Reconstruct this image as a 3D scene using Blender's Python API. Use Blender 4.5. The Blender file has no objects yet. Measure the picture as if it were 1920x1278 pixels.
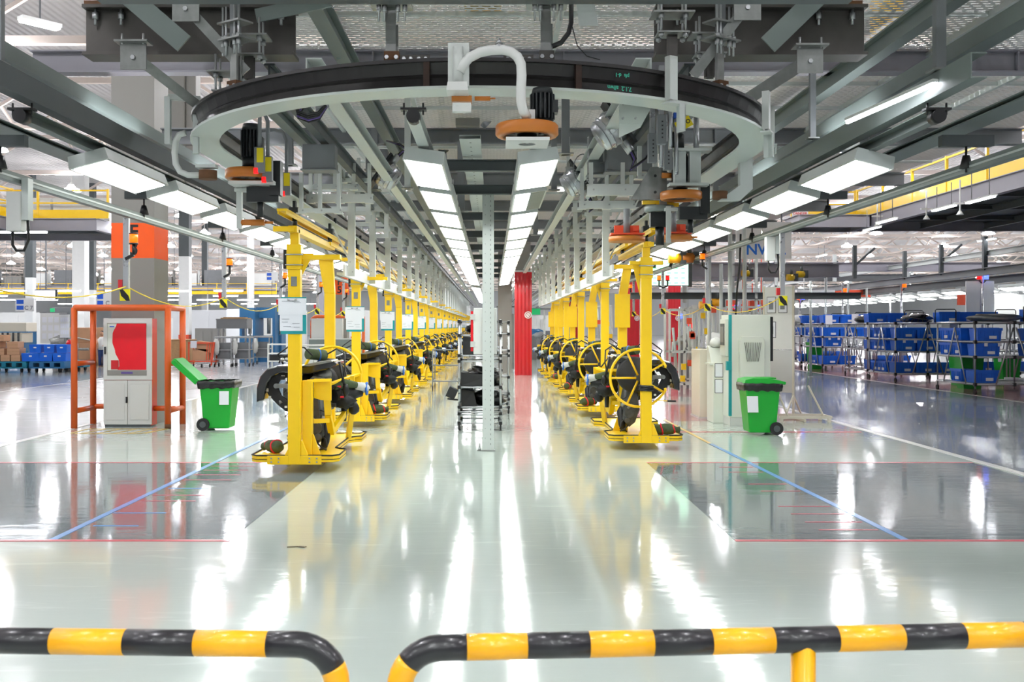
import bpy, bmesh, math, random
from mathutils import Vector, Matrix, noise
random.seed(7)
D = bpy.data
COL = bpy.context.scene.collection
F = 1900.0                      # focal length in pixels of the 1920 px wide frame
# ---------------------------------------------------------------- camera, world, exposure
sc = bpy.context.scene
cam_d = D.cameras.new('camera'); cam = D.objects.new('camera', cam_d); COL.objects.link(cam)
cam.location = (0, 0, 2.0); cam.rotation_euler = (math.pi/2, 0, 0)
cam_d.sensor_width = 36; cam_d.lens = 36*F/1920
cam_d.shift_x = (960-923)/1920; cam_d.shift_y = -(639-612)/1920
cam_d.clip_start = .05; cam_d.clip_end = 600
cam_d.dof.use_dof = True; cam_d.dof.focus_distance = 16; cam_d.dof.aperture_fstop = 6.3
sc.camera = cam
w = D.worlds.new('world'); sc.world = w; w.use_nodes = True
w.node_tree.nodes['Background'].inputs[0].default_value = (.75, .8, .85, 1)
w.node_tree.nodes['Background'].inputs[1].default_value = .6
sc.view_settings.view_transform = 'Standard'; sc.view_settings.look = 'None'
sc.view_settings.exposure = EXPOSURE = 0.38; sc.view_settings.gamma = 1; sc.view_settings.use_curve_mapping = False
sc.cycles.use_denoising = True
sc.cycles.max_bounces = 7; sc.cycles.diffuse_bounces = 3; sc.cycles.glossy_bounces = 3
sc.cycles.transparent_max_bounces = 10; sc.cycles.transmission_bounces = 2
sc.cycles.sample_clamp_indirect = 4; sc.cycles.caustics_reflective = False; sc.cycles.caustics_refractive = False
sc.cycles.use_adaptive_sampling = True; sc.cycles.adaptive_threshold = .03
LAMP_LINE = 13.0                # radiance of the luminaires over the lines
LAMP_HALL = 125.0               # radiance of the high bay lamps

def at(x, y, Y):
    "the point in the hall seen at picture position x, y and lying Y metres into the hall"
    return Vector(((x-923)*Y/F, Y, 2+(612-y)*Y/F))

# ---------------------------------------------------------------- materials
def lin(c):
    return tuple((v/255/12.92 if v <= 10 else ((v/255+.055)/1.055)**2.4) for v in c)
M = {}
def mat(name, rgb, rough=.5, metal=0, var=.08, scale=6, bump=0, coat=0, emit=0, emit_rgb=None, stretch=(1, 1, 1), spec=.5):
    m = D.materials.new(name); m.use_nodes = True; nt = m.node_tree; N = nt.nodes; L = nt.links
    b = N['Principled BSDF']; c = lin(rgb)
    tc = N.new('ShaderNodeTexCoord'); mp = N.new('ShaderNodeMapping'); mp.inputs['Scale'].default_value = stretch
    no = N.new('ShaderNodeTexNoise'); no.inputs['Scale'].default_value = scale; no.inputs['Detail'].default_value = 4
    L.new(tc.outputs['Object'], mp.inputs[0]); L.new(mp.outputs[0], no.inputs['Vector'])
    mx = N.new('ShaderNodeMix'); mx.data_type = 'RGBA'
    mx.inputs[6].default_value = (*[v*(1-var*1.6) for v in c], 1); mx.inputs[7].default_value = (*[min(1, v*(1+var)) for v in c], 1)
    L.new(no.outputs[0], mx.inputs[0]); L.new(mx.outputs[2], b.inputs['Base Color'])
    mr = N.new('ShaderNodeMapRange'); mr.inputs[3].default_value = max(.02, rough*.8); mr.inputs[4].default_value = min(1, rough*1.25)
    L.new(no.outputs[0], mr.inputs[0]); L.new(mr.outputs[0], b.inputs['Roughness'])
    b.inputs['Metallic'].default_value = metal; b.inputs['Coat Weight'].default_value = coat; b.inputs['Coat Roughness'].default_value = .08
    b.inputs['Specular IOR Level'].default_value = spec
    if bump:
        bp = N.new('ShaderNodeBump'); bp.inputs['Strength'].default_value = bump; bp.inputs['Distance'].default_value = .02
        L.new(no.outputs[0], bp.inputs['Height']); L.new(bp.outputs[0], b.inputs['Normal'])
    if emit:
        b.inputs['Emission Color'].default_value = (*(lin(emit_rgb) if emit_rgb else c), 1); b.inputs['Emission Strength'].default_value = emit
    M[name] = m
    return m
mat('yellow', (252, 204, 8), .38, var=.05, coat=.2)
mat('rail_yellow', (253, 178, 10), .35, var=.04, coat=.3)
mat('rail_black', (28, 27, 32), .35, var=.1, coat=.2)
mat('guard_orange', (208, 88, 20), .4, var=.06)
mat('orange', (250, 92, 14), .6, var=.04)
mat('orange_red', (225, 84, 50), .55, var=.08)
mat('column_gray', (134, 132, 127), .6, var=.04, scale=1.5)
mat('steel_gray', (118, 121, 124), .5, var=.08, scale=3)
mat('steel_dark', (74, 80, 82), .5, var=.12, scale=3)
mat('steel_lilac', (150, 148, 156), .5, var=.06, scale=3)
mat('steel_green', (114, 124, 121), .45, var=.1, scale=2)
mat('steel_pale', (202, 208, 205), .4, var=.05, scale=3)
mat('hanger_white', (212, 216, 212), .4, var=.05, scale=3)
mat('raw_steel', (82, 79, 76), .45, metal=.5, var=.25, scale=4)
mat('ring_dark', (46, 44, 44), .35, metal=.35, var=.25, scale=5, bump=.15)
mat('flange_pale', (206, 214, 208), .35, var=.05, scale=2)
mat('zinc', (178, 180, 182), .3, metal=.8, var=.1)
mat('aluminium', (188, 190, 194), .28, metal=.7, var=.06)
mat('weld_rust', (66, 50, 44), .7, metal=.3, var=.4, scale=25)
mat('rust', (104, 70, 45), .8, var=.3, scale=12)
mat('black', (20, 20, 22), .4, var=.15)
mat('rubber', (30, 30, 32), .7, var=.15)
mat('motor_black', (22, 28, 30), .45, var=.2)
mat('amber_tyre', (196, 116, 38), .4, var=.1)
mat('white_paint', (232, 233, 230), .4, var=.03)
mat('paper', (238, 240, 246), .7, var=.02)
mat('paper_ink', (168, 171, 180), .8, var=.2)
mat('teal', (20, 148, 152), .5, var=.05)
mat('cabinet_gray', (208, 209, 206), .45, var=.03, scale=2)
mat('machine_cream', (222, 226, 216), .4, var=.03, scale=2)
mat('machine_beige', (222, 216, 198), .45, var=.04, scale=2)
mat('red_gloss', (222, 0, 26), .35, var=.06, coat=.2)
mat('red_paint', (196, 20, 30), .4, var=.08, coat=.3)
mat('column_red', (200, 22, 36), .35, var=.12, scale=3, coat=.3, stretch=(3, 3, .5))
mat('bin_green', (12, 160, 44), .4, var=.06, scale=3)
mat('bag_black', (24, 24, 26), .3, var=.3, scale=20, bump=.6)
mat('bin_blue', (26, 106, 222), .4, var=.08)
mat('pallet_teal', (16, 116, 140), .5, var=.1)
mat('machine_blue', (40, 104, 150), .5, var=.1)
mat('cardboard', (196, 152, 118), .8, var=.1, scale=3)
mat('wood', (186, 150, 108), .8, var=.2, scale=10)
mat('cloth_green', (70, 84, 54), .9, var=.3, scale=14, bump=.7)
mat('cloth_black', (26, 27, 28), .6, var=.4, scale=12, bump=.8)
mat('cloth_white', (212, 214, 210), .8, var=.1, scale=12, bump=.7)
mat('strap_red', (214, 30, 48), .6, var=.05)
mat('strap_blue', (50, 110, 200), .6, var=.05)
mat('engine_metal', (92, 94, 94), .45, metal=.6, var=.35, scale=14, bump=.3)
mat('engine_dark', (36, 36, 38), .5, metal=.2, var=.4, scale=12, bump=.3)
mat('cast_alloy', (140, 142, 140), .4, metal=.6, var=.25, scale=10, bump=.2)
mat('liner_black', (18, 19, 21), .18, var=.2, coat=1)
mat('hose', (16, 16, 18), .4)
mat('cable_purple', (90, 70, 140), .5)
mat('label_yellow', (236, 214, 20), .5, var=.03)
mat('hazard_yellow', (240, 226, 10), .5, var=.03)
mat('sign_blue', (30, 90, 200), .5, var=.03)
mat('sign_green', (20, 150, 90), .5, emit=.6)
mat('text_blue', (30, 110, 210), .5)
mat('text_red', (220, 30, 40), .5)
mat('text_gray', (130, 134, 140), .6)
mat('teal_chalk', (70, 190, 160), .8)
mat('rope', (238, 206, 60), .8)
mat('floor_line_white', (226, 226, 222), .3, var=.06, coat=.4)
mat('floor_line_red', (214, 88, 104), .3, var=.06, coat=.4)
mat('floor_line_blue', (92, 150, 214), .3, var=.1, coat=.4)
mat('floor_line_yellow', (232, 196, 100), .3, var=.1, coat=.4)
mat('truss_beige', (226, 212, 202), .6, var=.05)
mat('roof_sheet', (214, 212, 212), .7, var=.08, scale=.3)
mat('wall_panel', (222, 224, 226), .6, var=.05, scale=.2)
mat('deck_underside', (92, 100, 104), .6, var=.1)
mat('lamp_on', (255, 255, 255), .5, emit=LAMP_LINE, emit_rgb=(250, 255, 252))
mat('lamp_hall', (255, 255, 255), .5, emit=LAMP_HALL, emit_rgb=(250, 250, 255))
mat('lamp_tube', (255, 255, 255), .5, emit=14, emit_rgb=(246, 248, 255))
mat('added_uplight', (255, 255, 255), .5, emit=30, emit_rgb=(246, 250, 255))
mat('amber_glow', (255, 110, 10), .4, emit=1.3, emit_rgb=(255, 96, 4))
mat('red_glow', (240, 20, 20), .4, emit=1.0, emit_rgb=(255, 20, 24))
mat('blue_glow', (60, 100, 255), .4, emit=3, emit_rgb=(70, 90, 255))
mat('green_glow', (60, 230, 120), .4, emit=1.6, emit_rgb=(60, 235, 130))
mat('screen_green', (205, 255, 225), .4, emit=1.1, emit_rgb=(200, 255, 222))
mat('screen_white', (240, 242, 246), .4, emit=.7)
mat('skin', (200, 150, 120), .6)
mat('workwear_blue', (40, 60, 110), .8)
mat('workwear_red', (220, 40, 50), .8)

def floor_mat(name, rgb, rough, var=.05):
    "polished resin: gloss coat over a solid colour, very slight ripples across the hall"
    m = D.materials.new(name); m.use_nodes = True; nt = m.node_tree; N = nt.nodes; L = nt.links; b = N['Principled BSDF']
    tc = N.new('ShaderNodeTexCoord'); c = lin(rgb)
    n1 = N.new('ShaderNodeTexNoise'); n1.inputs['Scale'].default_value = .5; n1.inputs['Detail'].default_value = 6
    L.new(tc.outputs['Object'], n1.inputs['Vector'])
    mx = N.new('ShaderNodeMix'); mx.data_type = 'RGBA'
    mx.inputs[6].default_value = (*[v*(1-var*1.5) for v in c], 1); mx.inputs[7].default_value = (*[min(1, v*(1+var)) for v in c], 1)
    L.new(n1.outputs[0], mx.inputs[0])
    # scuffs and tyre arcs
    mp = N.new('ShaderNodeMapping'); mp.inputs['Scale'].default_value = (.35, 2.2, 1); mp.inputs['Rotation'].default_value = (0, 0, .35)
    n2 = N.new('ShaderNodeTexNoise'); n2.inputs['Scale'].default_value = 3; n2.inputs['Detail'].default_value = 8; n2.inputs['Distortion'].default_value = 1.2
    L.new(tc.outputs['Object'], mp.inputs[0]); L.new(mp.outputs[0], n2.inputs['Vector'])
    r2 = N.new('ShaderNodeValToRGB'); r2.color_ramp.elements[0].position = .60; r2.color_ramp.elements[1].position = .72
    L.new(n2.outputs[0], r2.inputs[0])
    m2 = N.new('ShaderNodeMix'); m2.data_type = 'RGBA'; m2.inputs[7].default_value = (*[min(1, v*1.25+.03) for v in c], 1)
    ml = N.new('ShaderNodeMath'); ml.operation = 'MULTIPLY'; ml.inputs[1].default_value = .35
    L.new(r2.outputs[0], ml.inputs[0]); L.new(ml.outputs[0], m2.inputs[0]); L.new(mx.outputs[2], m2.inputs[6])
    L.new(m2.outputs[2], b.inputs['Base Color'])
    mr = N.new('ShaderNodeMapRange'); mr.inputs[3].default_value = rough*.6; mr.inputs[4].default_value = rough*1.5
    L.new(n2.outputs[0], mr.inputs[0]); L.new(mr.outputs[0], b.inputs['Roughness'])
    mp3 = N.new('ShaderNodeMapping'); mp3.inputs['Scale'].default_value = (.9, 3.2, 1)
    n3 = N.new('ShaderNodeTexNoise'); n3.inputs['Scale'].default_value = 1.6; n3.inputs['Detail'].default_value = 3
    L.new(tc.outputs['Object'], mp3.inputs[0]); L.new(mp3.outputs[0], n3.inputs['Vector'])
    bp = N.new('ShaderNodeBump'); bp.inputs['Strength'].default_value = .16; bp.inputs['Distance'].default_value = .008
    L.new(n3.outputs[0], bp.inputs['Height']); L.new(bp.outputs[0], b.inputs['Normal'])
    b.inputs['Coat Weight'].default_value = .25; b.inputs['Coat Roughness'].default_value = .04
    L.new(bp.outputs[0], b.inputs['Coat Normal'])
    b.inputs['Specular IOR Level'].default_value = .45
    M[name] = m
floor_mat('epoxy_pale', (192, 203, 196), .09)
floor_mat('epoxy_slate', (120, 131, 135), .08)
floor_mat('epoxy_aisle', (118, 128, 136), .2)
floor_mat('epoxy_aisle_pale', (182, 184, 186), .22)
floor_mat('epoxy_maroon', (176, 120, 124), .16)
floor_mat('epoxy_far', (150, 154, 156), .16)

def mesh_mat():
    "expanded metal: rows of slit openings"
    m = D.materials.new('expanded_metal'); m.use_nodes = True; nt = m.node_tree; N = nt.nodes; L = nt.links; b = N['Principled BSDF']
    b.inputs['Base Color'].default_value = (*lin((246, 243, 240)), 1); b.inputs['Roughness'].default_value = .5
    tc = N.new('ShaderNodeTexCoord'); mp = N.new('ShaderNodeMapping'); mp.inputs['Scale'].default_value = (1, 1, 1)
    L.new(tc.outputs['Object'], mp.inputs[0])
    br = N.new('ShaderNodeTexBrick'); br.offset = .5; br.inputs['Scale'].default_value = 1
    br.inputs['Brick Width'].default_value = .13; br.inputs['Row Height'].default_value = .08; br.inputs['Mortar Size'].default_value = .022; br.inputs['Mortar Smooth'].default_value = .1
    br.inputs['Color1'].default_value = (1, 1, 1, 1); br.inputs['Color2'].default_value = (1, 1, 1, 1); br.inputs['Mortar'].default_value = (0, 0, 0, 1)
    L.new(mp.outputs[0], br.inputs['Vector'])
    tr = N.new('ShaderNodeBsdfTransparent'); mx = N.new('ShaderNodeMixShader')
    L.new(br.outputs['Color'], mx.inputs[0]); L.new(b.outputs[0], mx.inputs[1]); L.new(tr.outputs[0], mx.inputs[2])
    L.new(mx.outputs[0], N['Material Output'].inputs[0]); M['expanded_metal'] = m
mesh_mat()
def stripe_mat():
    m = mat('corrugated', (176, 172, 170), .6)
    N = m.node_tree.nodes; L = m.node_tree.links
    wv = N.new('ShaderNodeTexWave'); wv.inputs['Scale'].default_value = 1.2; wv.bands_direction = 'X'
    tc = N.new('ShaderNodeTexCoord'); L.new(tc.outputs['Object'], wv.inputs[0])
    bp = N.new('ShaderNodeBump'); bp.inputs['Strength'].default_value = .6; bp.inputs['Distance'].default_value = .1
    L.new(wv.outputs['Fac'], bp.inputs['Height']); L.new(bp.outputs[0], N['Principled BSDF'].inputs['Normal'])
stripe_mat()

# ---------------------------------------------------------------- mesh builder
Z3 = Vector((0, 0, 1))
class MB:
    def __init__(s, mx=1): s.bm = bmesh.new(); s.i = 0; s.sx = mx; s.smooth = False
    def face(s, vs, i=None):
        try: f = s.bm.faces.new(vs)
        except ValueError: return
        f.material_index = s.i if i is None else i; f.smooth = s.smooth
    def V(s, p): return s.bm.verts.new((p[0]*s.sx, p[1], p[2]))
    def hexa(s, P):
        v = [s.V(p) for p in P]
        for q in ((0, 1, 2, 3), (7, 6, 5, 4), (0, 4, 5, 1), (1, 5, 6, 2), (2, 6, 7, 3), (3, 7, 4, 0)): s.face([v[k] for k in q])
    def box(s, x0, x1, y0, y1, z0, z1):
        s.hexa([(x0, y0, z0), (x1, y0, z0), (x1, y1, z0), (x0, y1, z0), (x0, y0, z1), (x1, y0, z1), (x1, y1, z1), (x0, y1, z1)]); return s
    def frus(s, x0, x1, y0, y1, z0, z1, t):
        "box whose top is inset by t"
        s.hexa([(x0, y0, z0), (x1, y0, z0), (x1, y1, z0), (x0, y1, z0), (x0+t, y0+t, z1), (x1-t, y0+t, z1), (x1-t, y1-t, z1), (x0+t, y1-t, z1)]); return s
    def bar(s, p, q, w, h, up=None):
        p, q = Vector(p), Vector(q); d = (q-p).normalized(); up = Vector(up) if up else (Z3 if abs(d.z) < .95 else Vector((0, 1, 0)))
        a = d.cross(up).normalized()*w/2; b = a.cross(d).normalized()*h/2
        s.hexa([p-a-b, p+a-b, p+a+b, p-a+b, q-a-b, q+a-b, q+a+b, q-a+b]); return s
    def ibeam(s, p, q, w, h, t=.02, up=None):
        p, q = Vector(p), Vector(q); d = (q-p).normalized(); up = Vector(up) if up else (Z3 if abs(d.z) < .95 else Vector((0, 1, 0)))
        a = d.cross(up).normalized(); b = a.cross(d).normalized()*(h/2-t/2)
        s.bar(p-b, q-b, w, t, up); s.bar(p+b, q+b, w, t, up); s.bar(p, q, t, h-2*t, up); return s
    def channel(s, p, q, w, h, t=.02, side=1, up=None):
        p, q = Vector(p), Vector(q); d = (q-p).normalized(); up = Vector(up) if up else (Z3 if abs(d.z) < .95 else Vector((0, 1, 0)))
        a = d.cross(up).normalized()*(w/2-t/2)*side; b = (d.cross(up).normalized()).cross(d).normalized()*(h/2-t/2)
        s.bar(p-b, q-b, w, t, up); s.bar(p+b, q+b, w, t, up); s.bar(p+a, q+a, t, h-2*t, up); return s
    def ring(s, c, a, b, r, n): return [s.V(c+a*(r*math.cos(2*math.pi*k/n))+b*(r*math.sin(2*math.pi*k/n))) for k in range(n)]
    def cyl(s, p, q, r, r2=None, n=12, cap=True):
        p, q = Vector(p), Vector(q); d = (q-p).normalized(); u = Z3 if abs(d.z) < .9 else Vector((1, 0, 0))
        a = d.cross(u).normalized(); b = d.cross(a); r2 = r if r2 is None else r2
        A = s.ring(p, a, b, r, n); B = s.ring(q, a, b, r2, n); sm = s.smooth
        s.smooth = True
        for k in range(n): s.face([A[k], A[(k+1) % n], B[(k+1) % n], B[k]])
        s.smooth = False
        if cap: s.face(A[::-1]); s.face(B)
        s.smooth = sm; return s
    def tube(s, pts, r, n=8, closed=False, cap=True, radii=None):
        P = [Vector(p) for p in pts]; m = len(P); rings = []; nrm = None
        for k in range(m):
            if closed: t = (P[(k+1) % m]-P[k-1]).normalized()
            else: t = (P[min(k+1, m-1)]-P[max(k-1, 0)]).normalized()
            if nrm is None: nrm = t.cross(Z3 if abs(t.z) < .9 else Vector((1, 0, 0))).normalized()
            nrm = (nrm-t*nrm.dot(t)).normalized(); b = t.cross(nrm)
            rings.append(s.ring(P[k], nrm, b, radii[k] if radii else r, n))
        s.smooth = True
        for k in range(m if closed else m-1):
            A, B = rings[k], rings[(k+1) % m]
            for j in range(n): s.face([A[j], A[(j+1) % n], B[(j+1) % n], B[j]])
        s.smooth = False
        if cap and not closed: s.face(rings[0][::-1]); s.face(rings[-1])
        return s
    def prism(s, poly, axis, a, b):
        "polygon extruded along an axis; poly is in the two other axes (x: yz, y: xz, z: xy)"
        mk = {'x': lambda u, v, c: (c, u, v), 'y': lambda u, v, c: (u, c, v), 'z': lambda u, v, c: (u, v, c)}[axis]
        A = [s.V(mk(u, v, a)) for u, v in poly]; B = [s.V(mk(u, v, b)) for u, v in poly]; n = len(poly)
        for k in range(n): s.face([A[k], A[(k+1) % n], B[(k+1) % n], B[k]])
        s.face(A[::-1]); s.face(B); return s
    def lathe(s, prof, n=24, c=(0, 0, 0), axis='z', closed=False):
        c = Vector(c); R = []
        for r, h in prof:
            row = []
            for k in range(n):
                t = 2*math.pi*k/n; x, y = r*math.cos(t), r*math.sin(t)
                row.append(s.V(c+Vector({'z': (x, y, h), 'y': (x, h, y), 'x': (h, x, y)}[axis])))
            R.append(row)
        s.smooth = True; m = len(R)
        for i in range(m if closed else m-1):
            A, B = R[i], R[(i+1) % m]
            for k in range(n): s.face([A[k], A[(k+1) % n], B[(k+1) % n], B[k]])
        s.smooth = False
        if not closed: s.face(R[0][::-1]); s.face(R[-1])
        return s
    def blob(s, c, rx, ry, rz, amp=.2, fr=3, seg=16, seed=0, rot=0):
        R = []; c = Vector(c); rm = Matrix.Rotation(rot, 3, 'Y'); rng = seg//2
        for i in range(1, rng):
            ph = math.pi*i/rng; row = []
            for k in range(seg):
                t = 2*math.pi*k/seg; d = Vector((math.sin(ph)*math.cos(t), math.sin(ph)*math.sin(t), math.cos(ph)))
                q = 1+amp*noise.noise(d*fr+Vector((seed*3.1, seed, 0)))
                row.append(s.V(c+rm @ Vector((d.x*rx*q, d.y*ry*q, d.z*rz*q))))
            R.append(row)
        T = s.V(c+rm @ Vector((0, 0, rz))); B = s.V(c+rm @ Vector((0, 0, -rz))); s.smooth = True
        for i in range(len(R)-1):
            for k in range(seg): s.face([R[i][k], R[i+1][k], R[i+1][(k+1) % seg], R[i][(k+1) % seg]])
        for k in range(seg): s.face([T, R[0][k], R[0][(k+1) % seg]]); s.face([B, R[-1][(k+1) % seg], R[-1][k]])
        s.smooth = False; return s
    def sweep(s, prof, path, closed=False):
        "2-D profile (sideways, up) swept along a level path"
        P = [Vector(p) for p in path]; R = []; m = len(P)
        for k in range(m):
            t = (P[min(k+1, m-1)]-P[max(k-1, 0)]); t.z = 0; t.normalize(); a = Vector((t.y, -t.x, 0))
            R.append([s.V(P[k]+a*u+Z3*v) for u, v in prof])
        n = len(prof)
        for k in range(m-1):
            for j in range(n): s.face([R[k][j], R[k][(j+1) % n], R[k+1][(j+1) % n], R[k+1][j]])
        s.face(R[0][::-1]); s.face(R[-1]); return s
    def build(s, name, mats, parent=None, loc=None, bevel=0):
        bmesh.ops.recalc_face_normals(s.bm, faces=s.bm.faces[:])
        me = D.meshes.new(name); s.bm.to_mesh(me); s.bm.free()
        for m in ([mats] if isinstance(mats, str) else mats): me.materials.append(M[m])
        o = D.objects.new(name, me); COL.objects.link(o)
        if parent: par(o, parent)
        if loc is not None: o.location = loc
        if bevel:
            md = o.modifiers.new('edge', 'BEVEL'); md.width = bevel; md.segments = 2; md.limit_method = 'ANGLE'
        return o
KIDS = {}
def par(o, p):
    o.parent = p; KIDS.setdefault(p.name, []).append(o)
def tag(o, label, cat, group=None, kind=None):
    o['label'] = label; o['category'] = cat
    if group: o['group'] = group
    if kind: o['kind'] = kind
    return o
def thing(name, label, cat, loc=(0, 0, 0), rz=0, group=None):
    o = D.objects.new(name, None); COL.objects.link(o); o.location = loc; o.rotation_euler = (0, 0, rz); o.empty_display_size = .1
    return tag(o, label, cat, group)
def struct(o, label=None):
    o['kind'] = 'structure'
    if label: o['label'] = label
    return o
def copy_tree(o, label=None, loc=None, rz=None, parent=None, group=None):
    c = o.copy(); COL.objects.link(c)
    if parent: par(c, parent)
    if label: c['label'] = label
    if loc is not None: c.location = loc
    if rz is not None: c.rotation_euler = (0, 0, rz)
    if group: c['group'] = group
    for ch in KIDS.get(o.name, []): copy_tree(ch, parent=c)
    return c
ORD = 'first second third fourth fifth sixth seventh eighth ninth tenth eleventh twelfth thirteenth fourteenth fifteenth sixteenth seventeenth eighteenth nineteenth twentieth'.split()
TENS = 'twenty thirty forty fifty'.split()
def nth(i):
    return ORD[i] if i < 20 else TENS[(i+1)//10-2]+('-'+ORD[(i+1) % 10-1] if (i+1) % 10 else 'th').replace('-th', 'th')
def arc(c, r, a0, a1, n, plane='xz'):
    out = []
    for k in range(n+1):
        t = math.radians(a0+(a1-a0)*k/n); u, v = r*math.cos(t), r*math.sin(t)
        out.append(Vector(c)+Vector({'xz': (u, 0, v), 'xy': (u, v, 0), 'yz': (0, u, v)}[plane]))
    return out
def text(body, size, loc, mtl, parent=None, name='lettering', rot=(math.pi/2, 0, 0), ext=.002, align='CENTER'):
    c = D.curves.new(name, 'FONT'); c.body = body; c.size = size; c.extrude = ext; c.offset = size*.02; c.align_x = align; c.align_y = 'CENTER'
    t = D.objects.new(name+'_tmp', c)
    me = D.meshes.new_from_object(t); D.objects.remove(t); D.curves.remove(c)
    me.materials.clear(); me.materials.append(M[mtl]); me.name = name
    o = D.objects.new(name, me); COL.objects.link(o); o.location = loc; o.rotation_euler = rot
    if parent: par(o, parent)
    return o
# ================================================================ the hall: floor, roof, walls
X0 = -.12                       # middle of the line
b = MB(); b.box(-95, 95, -26, 240, -.3, 0); fl = struct(b.build('floor', 'epoxy_pale'), 'pale green-grey polished resin floor')
def slab(x0, x1, y0, y1, m, label, z=.003):
    b = MB(); b.box(x0, x1, y0, y1, .0002, z); return struct(b.build('floor_marking', m), label)
slab(7.2, 13.95, -20, 170, 'epoxy_aisle', 'grey-blue truck aisle on the right')
slab(-15.0, -8.25, -20, 170, 'epoxy_aisle_pale', 'light grey truck aisle on the left')
slab(14.1, 18.5, -20, 200, 'epoxy_maroon', 'maroon floor under the racks right of the aisle')
slab(18.5, 70, -20, 200, 'epoxy_far', 'grey floor behind the racks on the right')
slab(-70, -15.15, -20, 200, 'epoxy_far', 'grey floor left of the aisle')
slab(-8.1, -2.45, 9.5, 14.85, 'epoxy_slate', 'slate grey floor patch on the left')
slab(2.27, 7.05, 9.5, 14.85, 'epoxy_slate', 'slate grey floor patch on the right')
slab(2.9, 7.0, 21.5, 26, 'epoxy_maroon', 'maroon floor patch behind the machine')
slab(3.1, 7.0, 29, 60, 'epoxy_maroon', 'maroon floor strip beyond the machine')
for x, lb in ((7.2, 'white line of the right aisle, near side'), (14.02, 'white line of the right aisle, far side'), (-8.25, 'white line of the left aisle, near side'), (-15.08, 'white line of the left aisle, far side')):
    slab(x-.07, x+.07, -20, 170, 'floor_line_white', lb, .006)
for x0, x1, lb in ((-8.1, -2.45, 'left'), (2.27, 7.05, 'right')):
    slab(x0, x1, 9.44, 9.5, 'floor_line_red', 'red line in front of the slate patch on the '+lb, .006)
    slab(x0, x1, 14.85, 14.92, 'floor_line_red', 'red line behind the slate patch on the '+lb, .006)
slab(3.0, 7.0, 19.2, 19.27, 'floor_line_red', 'red line beside the green bin', .006)
b = MB(); b.bar((-4.12, 9.5, .005), (-4.04, 21.5, .005), .07, .004); struct(b.build('floor_marking', 'floor_line_blue'), 'blue line along the left carriers')
b = MB(); b.bar((3.87, 9.5, .005), (3.72, 17.3, .005), .07, .004); struct(b.build('floor_marking', 'floor_line_blue'), 'blue line along the right carriers')
b = MB(); b.bar((3.72, 17.3, .005), (3.6, 40, .005), .06, .004); struct(b.build('floor_marking', 'floor_line_yellow'), 'yellow continuation of the right blue line')
b = MB()
for k, y in enumerate((9.95, 10.35, 10.8, 11.25, 12.3, 12.85, 13.9, 14.4)):
    L_ = .6 if k < 4 else .5
    b.box(3.83-k*.012-L_-.02, 3.83-k*.012-.04, y, y+.02, .003, .006)
struct(b.build('floor_marking', 'floor_line_red'), 'short red ticks beside the right blue line')
b = MB()
for k, y in enumerate((11.6, 12.0, 13.2, 13.65, 14.1, 14.5)): b.box(-4.02, -3.4, y, y+.02, .003, .006)
struct(b.build('floor_marking', 'floor_line_red'), 'short red ticks beside the left blue line')
b = MB(); b.box(-4.0, -3.55, 10.15, 10.18, .003, .006); b.box(-4.06, -3.5, 10.85, 10.88, .003, .006); b.box(-4.0, -3.5, 12.5, 12.53, .003, .006)
struct(b.build('floor_marking', 'floor_line_blue'), 'short blue ticks beside the left blue line')
b = MB(); P = [(-7.9, 19.75), (-6.3, 19.75), (-6.3, 19.82), (-7.9, 19.82)]
b.box(-7.9, -6.35, 19.78, 19.83, .003, .006); b.bar((-7.8, 18.95, .0045), (-6.6, 18.95, .0045), .05, .003)
b.bar((-6.6, 18.95, .0045), (-6.35, 19.8, .0045), .05, .003); b.bar((-7.9, 18.95, .0045), (-7.9, 19.8, .0045), .05, .003)
for k in range(5): b.bar((-7.7+k*.3, 18.97, .0045), (-7.55+k*.3, 19.78, .0045), .04, .003)
struct(b.build('floor_marking', 'floor_line_yellow'), 'yellow hatched keep-clear box at the fire cabinet')
# a scrap of black tape on the floor
b = MB(); b.bar((-1.86, 9.18, .006), (-1.76, 9.2, .006), .02, .004); b.bar((-1.76, 9.2, .006), (-1.69, 9.17, .008), .035, .004)
tag(b.build('tape_scrap', 'black'), 'small scrap of black tape lying on the pale floor', 'tape')

b = MB(); b.box(-95, 95, -26, 240, 12.2, 12.4); struct(b.build('ceiling', 'corrugated'))
for nm, x0, x1, y0, y1 in (('wall_left', -95.3, -95, -26, 240), ('wall_right', 95, 95.3, -26, 240), ('wall_far', -95, 95, 240, 240.3), ('wall_near', -95, 95, -26.3, -26)):
    b = MB(); b.box(x0, x1, y0, y1, -.3, 12.4); struct(b.build(nm, 'wall_panel'))
# roof trusses, one built and copied
b = MB()
for z in (9.9, 11.7): b.bar((-95, 0, z), (95, 0, z), .22, .22)
n = 64
for k in range(n):
    xa = -95+190*k/n; xb = -95+190*(k+1)/n
    b.bar((xa, 0, 9.9 if k % 2 else 11.7), (xb, 0, 11.7 if k % 2 else 9.9), .12, .12)
tr0 = struct(b.build('ceiling_truss', 'truss_beige')); tr0.location = (0, 4, 0)
for k in range(1, 19):
    c = copy_tree(tr0, loc=(0, 4+12*k, 0))
b = MB()
for z in (10.1, 11.6): b.bar((0, -26, z), (0, 240, z), .16, .16)
for k in range(88): b.bar((0, -26+3*k, 10.1 if k % 2 else 11.6), (0, -23+3*k, 11.6 if k % 2 else 10.1), .09, .09)
ty = struct(b.build('ceiling_truss', 'truss_beige')); ty.location = (-80, 0, 0)
for k, x in enumerate((-68, -56, -44, -32, -20, -9, 9.5, 21, 32, 44, 56, 68)): copy_tree(ty, loc=(x, 0, 0))
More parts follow.
